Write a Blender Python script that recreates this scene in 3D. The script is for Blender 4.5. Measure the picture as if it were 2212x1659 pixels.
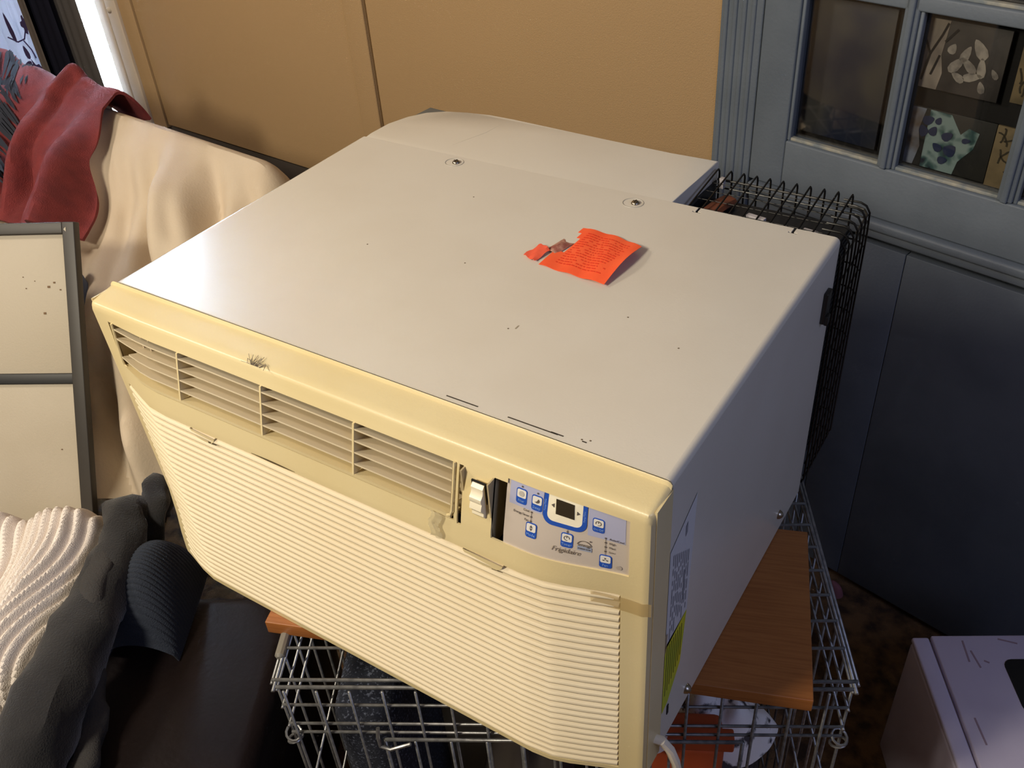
import bpy, bmesh, math, random
from mathutils import Vector, Matrix, noise
random.seed(7)
C = bpy.context.scene.collection
for o in list(bpy.data.objects): bpy.data.objects.remove(o)
S = bpy.context.scene

# ------------------------------------------------------------------ camera
cam = bpy.data.cameras.new('camera'); co = bpy.data.objects.new('camera', cam); C.objects.link(co)
yaw, pit, rol = -0.6131668, 0.6579012, -0.0813728
f = Vector((math.sin(yaw)*math.cos(pit), math.cos(yaw)*math.cos(pit), -math.sin(pit)))
r = Vector((math.cos(yaw), -math.sin(yaw), 0)); u = r.cross(f)
R = r*math.cos(rol)+u*math.sin(rol); U = -r*math.sin(rol)+u*math.cos(rol)
M = Matrix((R, U, -f)).transposed().to_4x4(); M.translation = (0.8808, -0.5059, 1.6038)
co.matrix_world = M
cam.sensor_fit = 'HORIZONTAL'; cam.sensor_width = 36; cam.lens = 36*2044.08/2212
cam.clip_start = 0.02
S.camera = co
# ------------------------------------------------------------------ world, light, exposure
w = bpy.data.worlds.new('daylight'); S.world = w; w.use_nodes = True
bg = w.node_tree.nodes['Background']; bg.inputs[0].default_value = (0.55, 0.74, 1.0, 1); bg.inputs[1].default_value = 95.0
def area(name, loc, tgt, sx, sy, col, e):
    l = bpy.data.lights.new(name, 'AREA'); l.shape = 'RECTANGLE'; l.size = sx; l.size_y = sy; l.color = col; l.energy = e
    o = bpy.data.objects.new(name, l); C.objects.link(o); o.location = loc
    o.rotation_euler = (Vector(tgt)-Vector(loc)).to_track_quat('-Z', 'Y').to_euler(); return o
def point(name, loc, rad, col, e):
    l = bpy.data.lights.new(name, 'POINT'); l.shadow_soft_size = rad; l.color = col; l.energy = e
    o = bpy.data.objects.new(name, l); C.objects.link(o); o.location = loc; return o
point('room_lamp', (-0.12, -1.30, 2.15), 0.17, (1.0, 0.90, 0.72), 128)
point('left_fill_light', (-1.25, -0.60, 2.25), 0.14, (1.0, 0.88, 0.74), 60)  # added fill light to brighten the left wall, not a lamp of the room
area('daylight_right_fill', (2.35, -0.45, 2.05), (0.95, 0.4, 0.3), 0.9, 1.0, (0.48, 0.59, 1.0), 12)  # unseen area light added for bluish daylight from the right; no window built
S.view_settings.view_transform = 'Standard'; S.view_settings.look = 'None'; S.view_settings.exposure = 0; S.view_settings.gamma = 1
S.view_settings.use_curve_mapping = False
try: S.cycles.max_bounces = 8
except Exception: pass

# ------------------------------------------------------------------ helpers
def lin(c): return tuple((v/255/12.92 if v <= 10 else ((v/255+0.055)/1.055)**2.4) for v in c)
MATS = {}
def mat(name, rgb, rough=0.6, metal=0.0, rgb2=None, scale=8, detail=4, bump=0.0, bscale=60, lo=0.4, hi=0.65, spec=None, alpha=None, trans=0.0, stretch=None, sheen=0):
    if name in MATS: return MATS[name]
    m = bpy.data.materials.new(name); m.use_nodes = True; nt = m.node_tree; b = nt.nodes['Principled BSDF']
    b.inputs['Base Color'].default_value = (*lin(rgb), 1); b.inputs['Roughness'].default_value = rough; b.inputs['Metallic'].default_value = metal
    if spec is not None: b.inputs['Specular IOR Level'].default_value = spec
    if trans: b.inputs['Transmission Weight'].default_value = trans
    if alpha is not None: b.inputs['Alpha'].default_value = alpha
    if sheen: b.inputs['Sheen Weight'].default_value = sheen
    tc = nt.nodes.new('ShaderNodeTexCoord'); src = tc.outputs['Object']
    if stretch:
        mp = nt.nodes.new('ShaderNodeMapping'); mp.inputs['Scale'].default_value = stretch; nt.links.new(src, mp.inputs[0]); src = mp.outputs[0]
    if rgb2:
        n = nt.nodes.new('ShaderNodeTexNoise'); n.inputs['Scale'].default_value = scale; n.inputs['Detail'].default_value = detail
        cr = nt.nodes.new('ShaderNodeValToRGB'); cr.color_ramp.elements[0].position = lo; cr.color_ramp.elements[1].position = hi
        cr.color_ramp.elements[0].color = (*lin(rgb), 1); cr.color_ramp.elements[1].color = (*lin(rgb2), 1)
        nt.links.new(src, n.inputs['Vector']); nt.links.new(n.outputs['Fac'], cr.inputs[0]); nt.links.new(cr.outputs[0], b.inputs['Base Color'])
    if bump:
        n2 = nt.nodes.new('ShaderNodeTexNoise'); n2.inputs['Scale'].default_value = bscale; n2.inputs['Detail'].default_value = 3
        bp = nt.nodes.new('ShaderNodeBump'); bp.inputs['Strength'].default_value = bump; bp.inputs['Distance'].default_value = 0.002
        nt.links.new(src, n2.inputs['Vector']); nt.links.new(n2.outputs['Fac'], bp.inputs['Height']); nt.links.new(bp.outputs[0], b.inputs['Normal'])
    MATS[name] = m; return m

def box(bm, lo, hi, bev=0.0):
    vs = [bm.verts.new((x, y, z)) for x in (lo[0], hi[0]) for y in (lo[1], hi[1]) for z in (lo[2], hi[2])]
    fs = [bm.faces.new([vs[i] for i in q]) for q in ((0,1,3,2),(4,6,7,5),(0,4,5,1),(2,3,7,6),(0,2,6,4),(1,5,7,3))]
    if bev:
        es = list({e for fc in fs for e in fc.edges}); bmesh.ops.bevel(bm, geom=es, offset=bev, segments=3, affect='EDGES', profile=0.5)
def obox(bm, c, ax, ay, az, hx, hy, hz, bev=0.0):
    b2 = bmesh.new(); box(b2, (-hx, -hy, -hz), (hx, hy, hz), bev)
    m = Matrix((Vector(ax), Vector(ay), Vector(az))).transposed().to_4x4(); m.translation = c
    bmesh.ops.transform(b2, matrix=m, verts=b2.verts); me = bpy.data.meshes.new('t'); b2.to_mesh(me); bm.from_mesh(me); bpy.data.meshes.remove(me); b2.free()
def tube(bm, pts, rad, n=8, closed=False, cap=True, flat=None):
    pts = [Vector(p) for p in pts]; N = len(pts); rings = []; up = None
    for i, p in enumerate(pts):
        a = pts[(i-1) % N] if (closed or i > 0) else p; b = pts[(i+1) % N] if (closed or i < N-1) else p
        t = (b-a).normalized()
        if up is None: up = Vector((0, 0, 1)) if abs(t.z) < 0.9 else Vector((0, 1, 0))
        s = t.cross(up).normalized(); up = s.cross(t).normalized()
        rr = rad[i] if isinstance(rad, (list, tuple)) else rad
        fl = flat if flat else 1.0
        rings.append([bm.verts.new(p + s*math.cos(2*math.pi*k/n)*rr + up*math.sin(2*math.pi*k/n)*rr*fl) for k in range(n)])
    for i in range(N if closed else N-1):
        A, B = rings[i], rings[(i+1) % N]
        for k in range(n): bm.faces.new((A[k], A[(k+1) % n], B[(k+1) % n], B[k]))
    if cap and not closed: bm.faces.new(rings[0][::-1]); bm.faces.new(rings[-1])
def grid(bm, P, nu, nv, skip=None):
    vs = [[bm.verts.new(P(i/(nu), j/(nv))) for j in range(nv+1)] for i in range(nu+1)]
    for i in range(nu):
        for j in range(nv):
            if skip and skip((i+.5)/nu, (j+.5)/nv): continue
            bm.faces.new((vs[i][j], vs[i+1][j], vs[i+1][j+1], vs[i][j+1]))
    return vs
def gridl(bm, P, us, vl, skip=None):
    vs = [[bm.verts.new(P(a, b)) for b in vl] for a in us]
    for i in range(len(us)-1):
        for j in range(len(vl)-1):
            if skip and skip((us[i]+us[i+1])/2, (vl[j]+vl[j+1])/2): continue
            bm.faces.new((vs[i][j], vs[i+1][j], vs[i+1][j+1], vs[i][j+1]))
def prism(bm, poly, z0, z1, bev=0.0):
    a = [bm.verts.new((x, y, z0)) for x, y in poly]; b = [bm.verts.new((x, y, z1)) for x, y in poly]
    bm.faces.new(a[::-1]); top = bm.faces.new(b); n = len(poly)
    for i in range(n): bm.faces.new((a[i], a[(i+1) % n], b[(i+1) % n], b[i]))
    if bev: bmesh.ops.bevel(bm, geom=list(top.edges), offset=bev, segments=3, affect='EDGES', profile=0.5)
def lathe(bm, prof, c, ax=(0,0,1), n=16):
    ax = Vector(ax).normalized(); s = ax.orthogonal().normalized(); t = ax.cross(s); c = Vector(c); rings = []
    for rr, h in prof: rings.append([bm.verts.new(c+ax*h+(s*math.cos(2*math.pi*k/n)+t*math.sin(2*math.pi*k/n))*max(rr, 1e-5)) for k in range(n)])
    for A, B in zip(rings, rings[1:]):
        for k in range(n): bm.faces.new((A[k], A[(k+1) % n], B[(k+1) % n], B[k]))
    bm.faces.new(rings[-1]); bm.faces.new(rings[0][::-1])
def obj(name, bm, m, parent=None, smooth=True, solid=0.0, off=-1, sub=0, kind=None, label=None):
    me = bpy.data.meshes.new(name); bmesh.ops.recalc_face_normals(bm, faces=bm.faces) if not solid else None
    bm.to_mesh(me); bm.free(); o = bpy.data.objects.new(name, me); C.objects.link(o)
    me.materials.append(m)
    if smooth:
        me.shade_auto_smooth(angle=0.6) if hasattr(me, 'shade_auto_smooth') else None
        for p in me.polygons: p.use_smooth = True
        try:
            me.set_sharp_from_angle(angle=math.radians(35))
        except Exception: pass
    if parent: o.parent = parent
    if solid:
        md = o.modifiers.new('s', 'SOLIDIFY'); md.thickness = solid; md.offset = off
        if smooth: md = o.modifiers.new('e', 'EDGE_SPLIT'); md.split_angle = math.radians(38)
    if sub:
        md = o.modifiers.new('b', 'SUBSURF'); md.levels = sub; md.render_levels = sub
    if kind: o['kind'] = kind
    if label: o['label'] = label
    return o
def tag(o, label, cat, group=None):
    o['label'] = label; o['category'] = cat
    if group: o['group'] = group
    return o
def thing(name, label, cat, loc=(0,0,0), group=None):
    o = bpy.data.objects.new(name, None); C.objects.link(o); o.location = loc; o.empty_display_size = 0.05
    bpy.context.view_layer.update(); return tag(o, label, cat, group)
def keep(parent):   # children were modelled in world space
    bpy.context.view_layer.update()
    for c in parent.children: c.matrix_parent_inverse = parent.matrix_world.inverted()
def copyo(o, parent=None):
    c = o.copy(); C.objects.link(c); c.parent = parent; return c
def B(): return bmesh.new()
def ss(t): t = max(0.0, min(1.0, t)); return t*t*(3-2*t)
def interp(x, X, Y):
    if x <= X[0]: return Y[0]
    for a, b, c, d in zip(X, X[1:], Y, Y[1:]):
        if x <= b: return c+(d-c)*(x-a)/(b-a)
    return Y[-1]

# ------------------------------------------------------------------ materials
M_tan = mat('tan_paint', (178, 146, 104), 0.75, bump=0.35, bscale=400)
M_blue = mat('blue_grey_paint', (104, 113, 124), 0.55, bump=0.2, bscale=200, rgb2=(94, 103, 114), scale=6)
M_white_trim = mat('white_trim', (205, 190, 170), 0.5)
M_dark = mat('dark_void', (10, 9, 8), 0.8)
M_grey_wains = mat('dark_wainscot', (82, 74, 66), 0.8)
M_carpet = mat('brown_carpet', (120, 90, 58), 0.95, rgb2=(62, 46, 32), scale=28, bump=1.0, bscale=300)
M_plain = mat('room_plaster', (84, 74, 62), 0.8)

# ------------------------------------------------------------------ the room
RM_E = Vector((0.288, 1.024, 0)); A1 = math.radians(175); A2 = math.radians(-13)
dT = Vector((math.cos(A1), math.sin(A1), 0)); dB = Vector((math.cos(A2), math.sin(A2), 0))
nT = Vector((-math.sin(A1), math.cos(A1), 0)); nT = nT if nT.y > 0 else -nT     # away from the room
nB = Vector((-math.sin(A2), math.cos(A2), 0)); nB = nB if nB.y > 0 else -nB
def wallslab(bm, org, d, n, s0, s1, z0, z1, t0, t1, bev=0.0):
    c = org + d*((s0+s1)/2) + n*((t0+t1)/2); c = Vector((c.x, c.y, (z0+z1)/2))
    obox(bm, c, d, n, (0,0,1) if d.cross(n).z > 0 else (0,0,-1), abs(s1-s0)/2, abs(t1-t0)/2, (z1-z0)/2, bev)
def sT(x): return (RM_E.x-x)/abs(dT.x)      # distance along the tan wall for a world x
def sB(x): return (x-RM_E.x)/dB.x
b = B(); box(b, (-3.6, -3.5, -0.05), (3.2, 2.2, 0)); fl = obj('floor', b, M_carpet, smooth=False); fl['kind'] = 'structure'
b = B(); box(b, (-3.6, -3.5, 3.0), (3.2, 2.2, 3.05)); o = obj('ceiling', b, M_plain, smooth=False); o['kind'] = 'structure'
b = B(); box(b, (-3.65, -3.5, 0), (-3.55, 2.2, 3.0)); o = obj('wall_left', b, M_plain, smooth=False); o['kind'] = 'structure'
b = B(); box(b, (2.6, -3.5, 0), (2.7, 2.2, 3.0)); o = obj('wall_right', b, M_plain, smooth=False); o['kind'] = 'structure'
b = B(); box(b, (-3.6, -3.6, 0), (2.7, -3.5, 3.0)); o = obj('wall_front', b, M_plain, smooth=False); o['kind'] = 'structure'
# back wall: lower dark wainscot, tan panels above, window opening at the left
b = B()
wallslab(b, RM_E, dT, nT, sT(.288), sT(-1.50), 0, .56, .012, .08)
wallslab(b, RM_E, dT, nT, sT(-1.50), sT(-3.6), 0, .50, .012, .08)
wb = obj('wall_back', b, M_grey_wains, smooth=False); wb['kind'] = 'structure'
def wpart(name, x0, x1, z0, z1, t0, t1, m, bev=0.002):
    b = B(); wallslab(b, RM_E, dT, nT, sT(x0), sT(x1), z0, z1, t0, t1, bev); return obj(name, b, m, wb)
wpart('panel', .288, -.553, .565, 3.0, 0, .05, M_tan)
wpart('panel', -.560, -1.463, .565, 3.0, 0.001, .05, M_tan)
wpart('batten', -.5605, -.622, .567, 3.0, -.0045, .02, M_tan, .003)
wpart('panel_strip', -1.468, -1.53, .555, 3.0, -.004, .05, M_tan)
wpart('upper_panel', -2.62, -3.6, .50, 3.0, 0.001, .06, M_tan)
wpart('header_panel', -1.53, -2.62, 2.8, 3.0, 0.001, .06, M_tan)
wpart('shadow_backing', .288, -1.53, .56, 3.0, .05, .08, M_dark, 0)
# window at the left: white frame members and glass
win = bpy.data.objects.new('window_1', None); C.objects.link(win); win['kind'] = 'structure'
def wf(name, x0, x1, z0, z1, t0, t1, m=M_white_trim, bev=0.003):
    b = B(); wallslab(b, RM_E, dT, nT, sT(x0), sT(x1), z0, z1, t0, t1, bev); return obj(name, b, m, win)
wf('window_casing', -1.532, -1.583, .45, 2.8, -.012, .05)
wf('window_channel', -1.583, -1.600, .45, 2.8, .012, .05, mat('channel_grey', (130, 112, 98), .6))
wf('window_stop', -1.600, -1.622, .45, 2.8, -.006, .05)
wf('window_jamb', -1.626, -1.665, .45, 2.8, .004, .06)
wf('window_sill', -1.532, -2.62, .44, .50, -.04, .08)
wf('window_casing', -2.56, -2.62, .50, 2.8, -.012, .05)
wf('window_head', -1.532, -2.62, 2.76, 2.8, -.01, .06)
wf('mullion', -2.46, -2.50, .50, 2.76, .02, .06)
glass = bpy.data.materials.new('window_glass'); glass.use_nodes = True; nt = glass.node_tree; nt.nodes.clear()
out = nt.nodes.new('ShaderNodeOutputMaterial'); tr = nt.nodes.new('ShaderNodeBsdfTransparent'); gl = nt.nodes.new('ShaderNodeBsdfGlossy'); mx = nt.nodes.new('ShaderNodeMixShader')
gl.inputs['Roughness'].default_value = 0.03; mx.inputs[0].default_value = 0.06; nt.links.new(tr.outputs[0], mx.inputs[1]); nt.links.new(gl.outputs[0], mx.inputs[2]); nt.links.new(mx.outputs[0], out.inputs[0])
wf('pane', -1.665, -2.46, .50, 2.76, .05, .053, glass, 0)
wf('pane', -2.50, -2.56, .50, 2.76, .05, .053, glass, 0)
b = B(); lathe(b, [(.008, 0), (.008, .004), (.005, .009)], RM_E+dT*sT(-1.565)+nT*-.012+Vector((0, 0, .885)), -nT); obj('screw_head', b, mat('screw_white', (190, 178, 160), .4), win)

# blue-grey wall with a built-in glazed cabinet
b = B()
wallslab(b, RM_E, dB, nB, sB(.288), sB(2.65), 0, .82, .02, .09)
wallslab(b, RM_E, dB, nB, sB(.288), sB(2.65), .82, 3.0, .40, .45)
wallslab(b, RM_E, dB, nB, sB(.288), sB(2.65), .82, .84, .02, .45)
wr = obj('wall_back_blue', b, M_blue, smooth=False); wr['kind'] = 'structure'
def bp_(name, x0, x1, z0, z1, t0, t1, m=M_blue, bev=0.003, parent=None):
    b = B(); wallslab(b, RM_E, dB, nB, sB(x0), sB(x1), z0, z1, t0, t1, bev); return obj(name, b, m, parent or wr)
bp_('trim_board', .288, .3660, .02, 3.0, -.004, .03)
for k in range(4): bp_('trim_bead', .294+k*.017, .303+k*.017, .30, 3.0, -.007, 0, bev=.003)
bp_('upper_fill', .288, 2.6, 2.3, 3.0, -.002, .03); bp_('lower_panel', .3672, .560, .02, .822, .003, .03, bev=.001); bp_('lower_panel', .5615, .6615, .02, .79, .002, .03, bev=.001); bp_('lower_panel', .6627, 1.355, .02, .79, .002, .03, bev=.001); bp_('lower_panel', 1.357, 2.6, .02, .79, .002, .03, bev=.001)
bp_('ledge', .372, 2.6, .822, .839, -.016, .03, bev=.005)
bp_('ledge_lip', .372, 2.6, .805, .822, -.008, .03, bev=.004)
bp_('side_board', .292, .372, .825, 3.0, .03, .45, bev=0)
bp_('side_board', 2.3, 2.4, .825, 3.0, .03, .45, bev=0)
bp_('cabinet_top', .372, 2.3, 2.3, 2.34, .03, .45, bev=0)
# glazed cabinet door: stiles, rails, muntins, panes, panel
door = bpy.data.objects.new('door_1', None); C.objects.link(door); door['kind'] = 'structure'
bp_('stile', .3672, .430, .840, 2.3, -.004, .03, parent=door)
bp_('bottom_rail', .430, 2.3, .840, .926, -.004, .03, parent=door)
bp_('top_rail', .430, 2.3, 2.2, 2.3, -.004, .03, parent=door)
xs = [.430, .589, .611, .772, .794, .955, .977, 1.14, 1.16, 1.32]
for k in range(1, len(xs)-1, 2):
    bp_('muntin', xs[k], xs[k+1], .926, 2.2, -.004, .026, parent=door)
    bp_('muntin_bead', xs[k]+.006, xs[k+1]-.006, .926, 2.2, -.009, 0, parent=door)
zr = [(.926, 1.166), (1.188, 1.42), (1.442, 1.68), (1.70, 1.94), (1.96, 2.2)]
for z0, z1 in zip([1.166, 1.42, 1.68, 1.94], [1.188, 1.442, 1.70, 1.96]):
    bp_('muntin', .430, 1.32, z0, z1, -.004, .026, parent=door)
bp_('stile', 1.32, 2.3, .926, 2.2, -.004, .03, parent=door)
cg = glass.copy(); cg.name = 'cabinet_glass'; cg.node_tree.nodes['Mix Shader'].inputs[0].default_value = 0.09
for k in range(0, len(xs), 2):
    for z0, z1 in zr[:3]:
        bp_('pane', xs[k], xs[k+1], z0, z1, .012, .014, cg, 0, door)
        o = bp_('pane_bead', xs[k], xs[k]+.006, z0, z1, .000, .012, bev=.002, parent=door)
        o = bp_('pane_bead', xs[k], xs[k+1], z0, z0+.005, .002, .012, mat('chipped_bead', (120, 128, 132), .6, rgb2=(170, 165, 150), scale=40), .001, door)
# prints standing behind the panes
def printmat(name, c0, c1, c2, scale, seed):
    m = bpy.data.materials.new(name); m.use_nodes = True; nt = m.node_tree; b = nt.nodes['Principled BSDF']; b.inputs['Roughness'].default_value = .5
    tc = nt.nodes.new('ShaderNodeTexCoord'); mp = nt.nodes.new('ShaderNodeMapping'); mp.inputs['Location'].default_value = (seed, seed*.7, 0); nt.links.new(tc.outputs['Object'], mp.inputs[0])
    v = nt.nodes.new('ShaderNodeTexVoronoi'); v.inputs['Scale'].default_value = scale; n = nt.nodes.new('ShaderNodeTexNoise'); n.inputs['Scale'].default_value = scale*.6; n.inputs['Detail'].default_value = 3
    mxv = nt.nodes.new('ShaderNodeMix'); mxv.data_type = 'VECTOR'; mxv.inputs[0].default_value = .06
    nt.links.new(mp.outputs[0], n.inputs[0]); nt.links.new(mp.outputs[0], mxv.inputs[4]); nt.links.new(n.outputs['Color'], mxv.inputs[5]); nt.links.new(mxv.outputs[1], v.inputs['Vector'])
    cr = nt.nodes.new('ShaderNodeValToRGB'); cr.color_ramp.elements[0].position = .15; cr.color_ramp.elements[1].position = .62
    cr.color_ramp.elements[0].color = (*lin(c0), 1); cr.color_ramp.elements[1].color = (*lin(c2), 1); e = cr.color_ramp.elements.new(.36); e.color = (*lin(c1), 1)
    nt.links.new(v.outputs['Distance'], cr.inputs[0]); nt.links.new(cr.outputs[0], b.inputs['Base Color']); return m
M_black = mat('black_card', (14, 13, 12), .8)
def card(name, x0, x1, z0, z1, t, m, label, cat='picture', th=.004):
    b = B(); wallslab(b, RM_E, dB, nB, sB(x0), sB(x1), z0, z1, t, t+th, .0005); return tag(obj(name, b, m), label, cat)
def poly_card(bm, cx, cz, pts, t):   # flat printed shapes in the wall plane
    vs = [bm.verts.new(RM_E+dB*sB(cx+px)+nB*t+Vector((0, 0, cz+pz))) for px, pz in pts]; bm.faces.new(vs)
def petal(bm, x, z, L, W, a, t, n=10):
    pts = []
    for k in range(n):
        th = 2*math.pi*k/n; px = L*.5*math.cos(th); pz = W*.5*math.sin(th)*(1-.4*math.cos(th))
        pts.append((px*math.cos(a)-pz*math.sin(a), px*math.sin(a)+pz*math.cos(a)))
    poly_card(bm, x, z, pts, t)
back = card('backing_board', .375, 1.31, .85, 1.60, .050, M_black, 'black backing board standing behind the cabinet glass', 'board')
g1 = card('grey_flower_print', .613, .727, 1.049, 1.150, .034, mat('grey_print', (66, 62, 58), .6, rgb2=(40, 38, 36), scale=20), 'grey floral print with pale petals behind the upper middle pane')
for (x, z, L, Wd, a) in [(.690, 1.118, .032, .016, 2.2), (.672, 1.108, .026, .012, 1.2), (.662, 1.091, .030, .014, .9), (.679, 1.093, .03, .012, 2.4), (.697, 1.093, .030, .012, 1.7), (.687, 1.078, .028, .012, .3), (.667, 1.074, .022, .011, 2.6), (.702, 1.066, .018, .010, 1.9), (.716, 1.088, .016, .008, 2.2), (.652, 1.112, .016, .012, 1.2)]:
    b = B(); petal(b, x, z, L, Wd, a, .0330); obj('petal', b, mat('pale_petal', (150, 144, 132), .7, rgb2=(96, 92, 86), scale=60), g1)
b = B()
for (x0_, z0_, x1_, z1_) in [(.616, 1.06, .622, 1.10), (.622, 1.10, .634, 1.128), (.634, 1.128, .640, 1.146), (.622, 1.10, .612, 1.12), (.628, 1.07, .636, 1.10), (.640, 1.12, .655, 1.14)]:
    dx, dz = x1_-x0_, z1_-z0_; L = math.hypot(dx, dz); nx, nz = -dz/L*.0016, dx/L*.0016
    poly_card(b, 0, 0, [(x0_+nx, z0_+nz), (x1_+nx, z1_+nz), (x1_-nx, z1_-nz), (x0_-nx, z0_-nz)], .0326)
obj('ink_stem', b, M_black, g1)
b = B(); poly_card(b, 0, 0, [(.6135, 1.0495), (.640, 1.0495), (.644, 1.075), (.638, 1.10), (.642, 1.1495), (.6135, 1.1495)], .0334); obj('pale_ground', b, mat('pale_ground', (146, 136, 122), .7, rgb2=(110, 102, 92), scale=30), g1)
g2 = card('teal_print', .612, .737, .928, 1.020, .034, mat('dark_print', (34, 34, 30), .6, rgb2=(22, 24, 22), scale=20), 'teal and navy mottled print behind the lower middle pane')
random.seed(3)
mt = printmat('teal_mottle', (12, 24, 38), (52, 82, 80), (120, 140, 136), 42, 2.3)
b = B(); poly_card(b, 0, 0, [(.640, .9285), (.690, .9285), (.694, .95), (.712, .975), (.716, 1.0), (.700, 1.004), (.690, .992), (.672, 1.018), (.640, 1.019)], .0332); obj('teal_figure', b, mt, g2)
b = B(); poly_card(b, 0, 0, [(.613, .9285), (.628, .9285), (.634, .96), (.628, .985), (.634, 1.019), (.613, 1.019)], .0330); obj('pale_blue_edge', b, mat('pale_edge', (120, 128, 140), .7, rgb2=(90, 78, 66), scale=30), g2)
for (x, z, L, Wd, a) in [(.640, 1.003, .018, .014, .5), (.650, .988, .016, .012, 1.2), (.636, .985, .014, .018, .2), (.672, .985, .018, .013, .7), (.660, .965, .016, .012, 2.5), (.680, .965, .020, .018, .9), (.655, 1.005, .012, .009, 1.2), (.672, .947, .015, .012, .3), (.700, .985, .013, .008, .3)]:
    b = B(); petal(b, x, z, L, Wd, a, .0320); obj('navy_spot', b, mat('navy_spot', (20, 34, 66) if x < .652 else (14, 26, 26), .7), g2)
def inkprint(name, x0, x1, z0, z1, label):
    g = card(name, x0, x1, z0, z1, .030, mat('ochre_paper', (118, 104, 76), .7, rgb2=(92, 82, 60), scale=25), label)
    bm = B(); random.seed(int(x0*1000)+int(z0*100)); wd = x1-x0
    for k in range(7):
        px, pz = x0+wd*random.uniform(.15, .8), z0+(z1-z0)*random.uniform(.1, .8); a = random.uniform(.6, 2.2)
        for q in range(6):
            L = wd*.14; a += random.uniform(-.6, .6); qx, qz = px+math.cos(a)*L, pz+math.sin(a)*L
            qx = min(max(qx, x0+.003), x1-.003); qz = min(max(qz, z0+.003), z1-.003)
            nx, nz = -(qz-pz), (qx-px); l2 = math.hypot(nx, nz) or 1; nx, nz = nx/l2*.0012, nz/l2*.0012
            if l2 > 1e-4: poly_card(bm, 0, 0, [(px+nx, pz+nz), (qx+nx, qz+nz), (qx-nx, qz-nz), (px-nx, pz-nz)], .0292)
            px, pz = qx, qz
    obj('ink_flower', bm, mat('ink_brown', (52, 46, 32), .8), g)
inkprint('ochre_flower_print', .739, .772, .928, 1.021, 'ochre print with ink flowers, narrow strip right of the teal print')
inkprint('ochre_flower_print', .796, .90, .928, 1.00, 'ochre print with ink flowers at the right edge, lower corner')
inkprint('ochre_flower_print', .745, .772, 1.056, 1.16, 'dim ochre print at far right behind the upper middle pane')
inkprint('ochre_flower_print', .70, .772, 1.20, 1.28, 'ochre print in the upper row of panes, cut off by the top edge')
refl = card('reflection_card', .400, .562, .93, 1.150, .040, mat('hazy_reflection_grey', (62, 62, 60), .5, rgb2=(24, 32, 50), scale=9, detail=2, lo=.42, hi=.6), 'grey card painted as the hazy reflection in the left-hand pane of the cabinet')  # added card that paints a hazy grey reflection into the pane

# ------------------------------------------------------------------ curtains at the window
def curtain(name, x0, x1, z0, z1, t, m, label, amp, freq, sol=.0015, swept=True):
    b = B()
    def P(u_, v_):
        z = z0+(z1-z0)*v_; sw_ = (.34 if swept else 0)*ss((z-.98)/1.0); x = x0+(x1-x0)*u_-sw_; d = t - amp*(math.sin(freq*u_*6.283+.6*math.sin(v_*3))*.5+.25*math.sin(freq*2.3*u_*6.283+v_*2))
        p = RM_E+dT*sT(x)+nT*d; return (p.x, p.y, z)
    grid(b, P, 90, 20); return tag(obj(name, b, m, solid=0 if m.name.startswith('sheer') else sol), label, 'curtain')
sheer = bpy.data.materials.new('sheer_floral'); sheer.use_nodes = True; nt = sheer.node_tree; nt.nodes.clear()
out = nt.nodes.new('ShaderNodeOutputMaterial'); df = nt.nodes.new('ShaderNodeBsdfDiffuse'); tl = nt.nodes.new('ShaderNodeBsdfTranslucent'); mx = nt.nodes.new('ShaderNodeMixShader'); mx.inputs[0].default_value = .55
df.inputs[0].default_value = (*lin((196, 204, 226)), 1); tl.inputs[0].default_value = (*lin((38, 36, 38)), 1)
nt.links.new(df.outputs[0], mx.inputs[1]); nt.links.new(tl.outputs[0], mx.inputs[2]); nt.links.new(mx.outputs[0], out.inputs[0])
cs = curtain('sheer_curtain', -1.84, -2.60, .50, 2.75, -.010, sheer, 'pale blue sheer curtain with a plum leaf print, lit by the window', .024, 12, swept=False)
print_m = bpy.data.materials.new('leaf_print'); print_m.use_nodes = True; nt = print_m.node_tree; nt.nodes.clear()
out = nt.nodes.new('ShaderNodeOutputMaterial'); df = nt.nodes.new('ShaderNodeBsdfDiffuse'); tl = nt.nodes.new('ShaderNodeBsdfTranslucent'); mx = nt.nodes.new('ShaderNodeMixShader'); mx.inputs[0].default_value = .5
df.inputs[0].default_value = (*lin((96, 84, 130)), 1); tl.inputs[0].default_value = (*lin((26, 18, 22)), 1)
nt.links.new(df.outputs[0], mx.inputs[1]); nt.links.new(tl.outputs[0], mx.inputs[2]); nt.links.new(mx.outputs[0], out.inputs[0])
def tpt(x, z, d): p = RM_E+dT*sT(x)+nT*d; return Vector((p.x, p.y, z))
def leaf(cx, cz, L, Wd, a, lobes=False):
    L, Wd = L*1.25, Wd*1.3
    b = B(); n = 14 if lobes else 10; pts = []
    for k in range(n):
        th = 2*math.pi*k/n; rr = 1.0 if not lobes else (1.0 if k % 3 else .62)
        px = L*.5*math.cos(th)*rr; pz = Wd*.5*math.sin(th)*rr*(1-.35*math.cos(th))
        pts.append(b.verts.new(tpt(cx+px*math.cos(a)-pz*math.sin(a), cz+px*math.sin(a)+pz*math.cos(a), -.047)))
    b.faces.new(pts); obj('printed_leaf', b, print_m, cs)
for (x, z, L, Wd, a, lb) in [(-2.035, .640, .085, .060, 2.3, True), (-2.015, .795, .05, .036, 1.2, True), (-2.12, .77, .075, .022, 1.75, False), (-2.085, .655, .05, .02, .6, False), (-2.235, .66, .05, .02, 1.9, False), (-2.235, .575, .055, .02, .7, False), (-2.16, .605, .045, .02, .9, False), (-2.07, .70, .035, .024, 1.9, False), (-2.07, .565, .055, .018, .8, False)]:
    leaf(x, z, L, Wd, a, lb)
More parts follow.
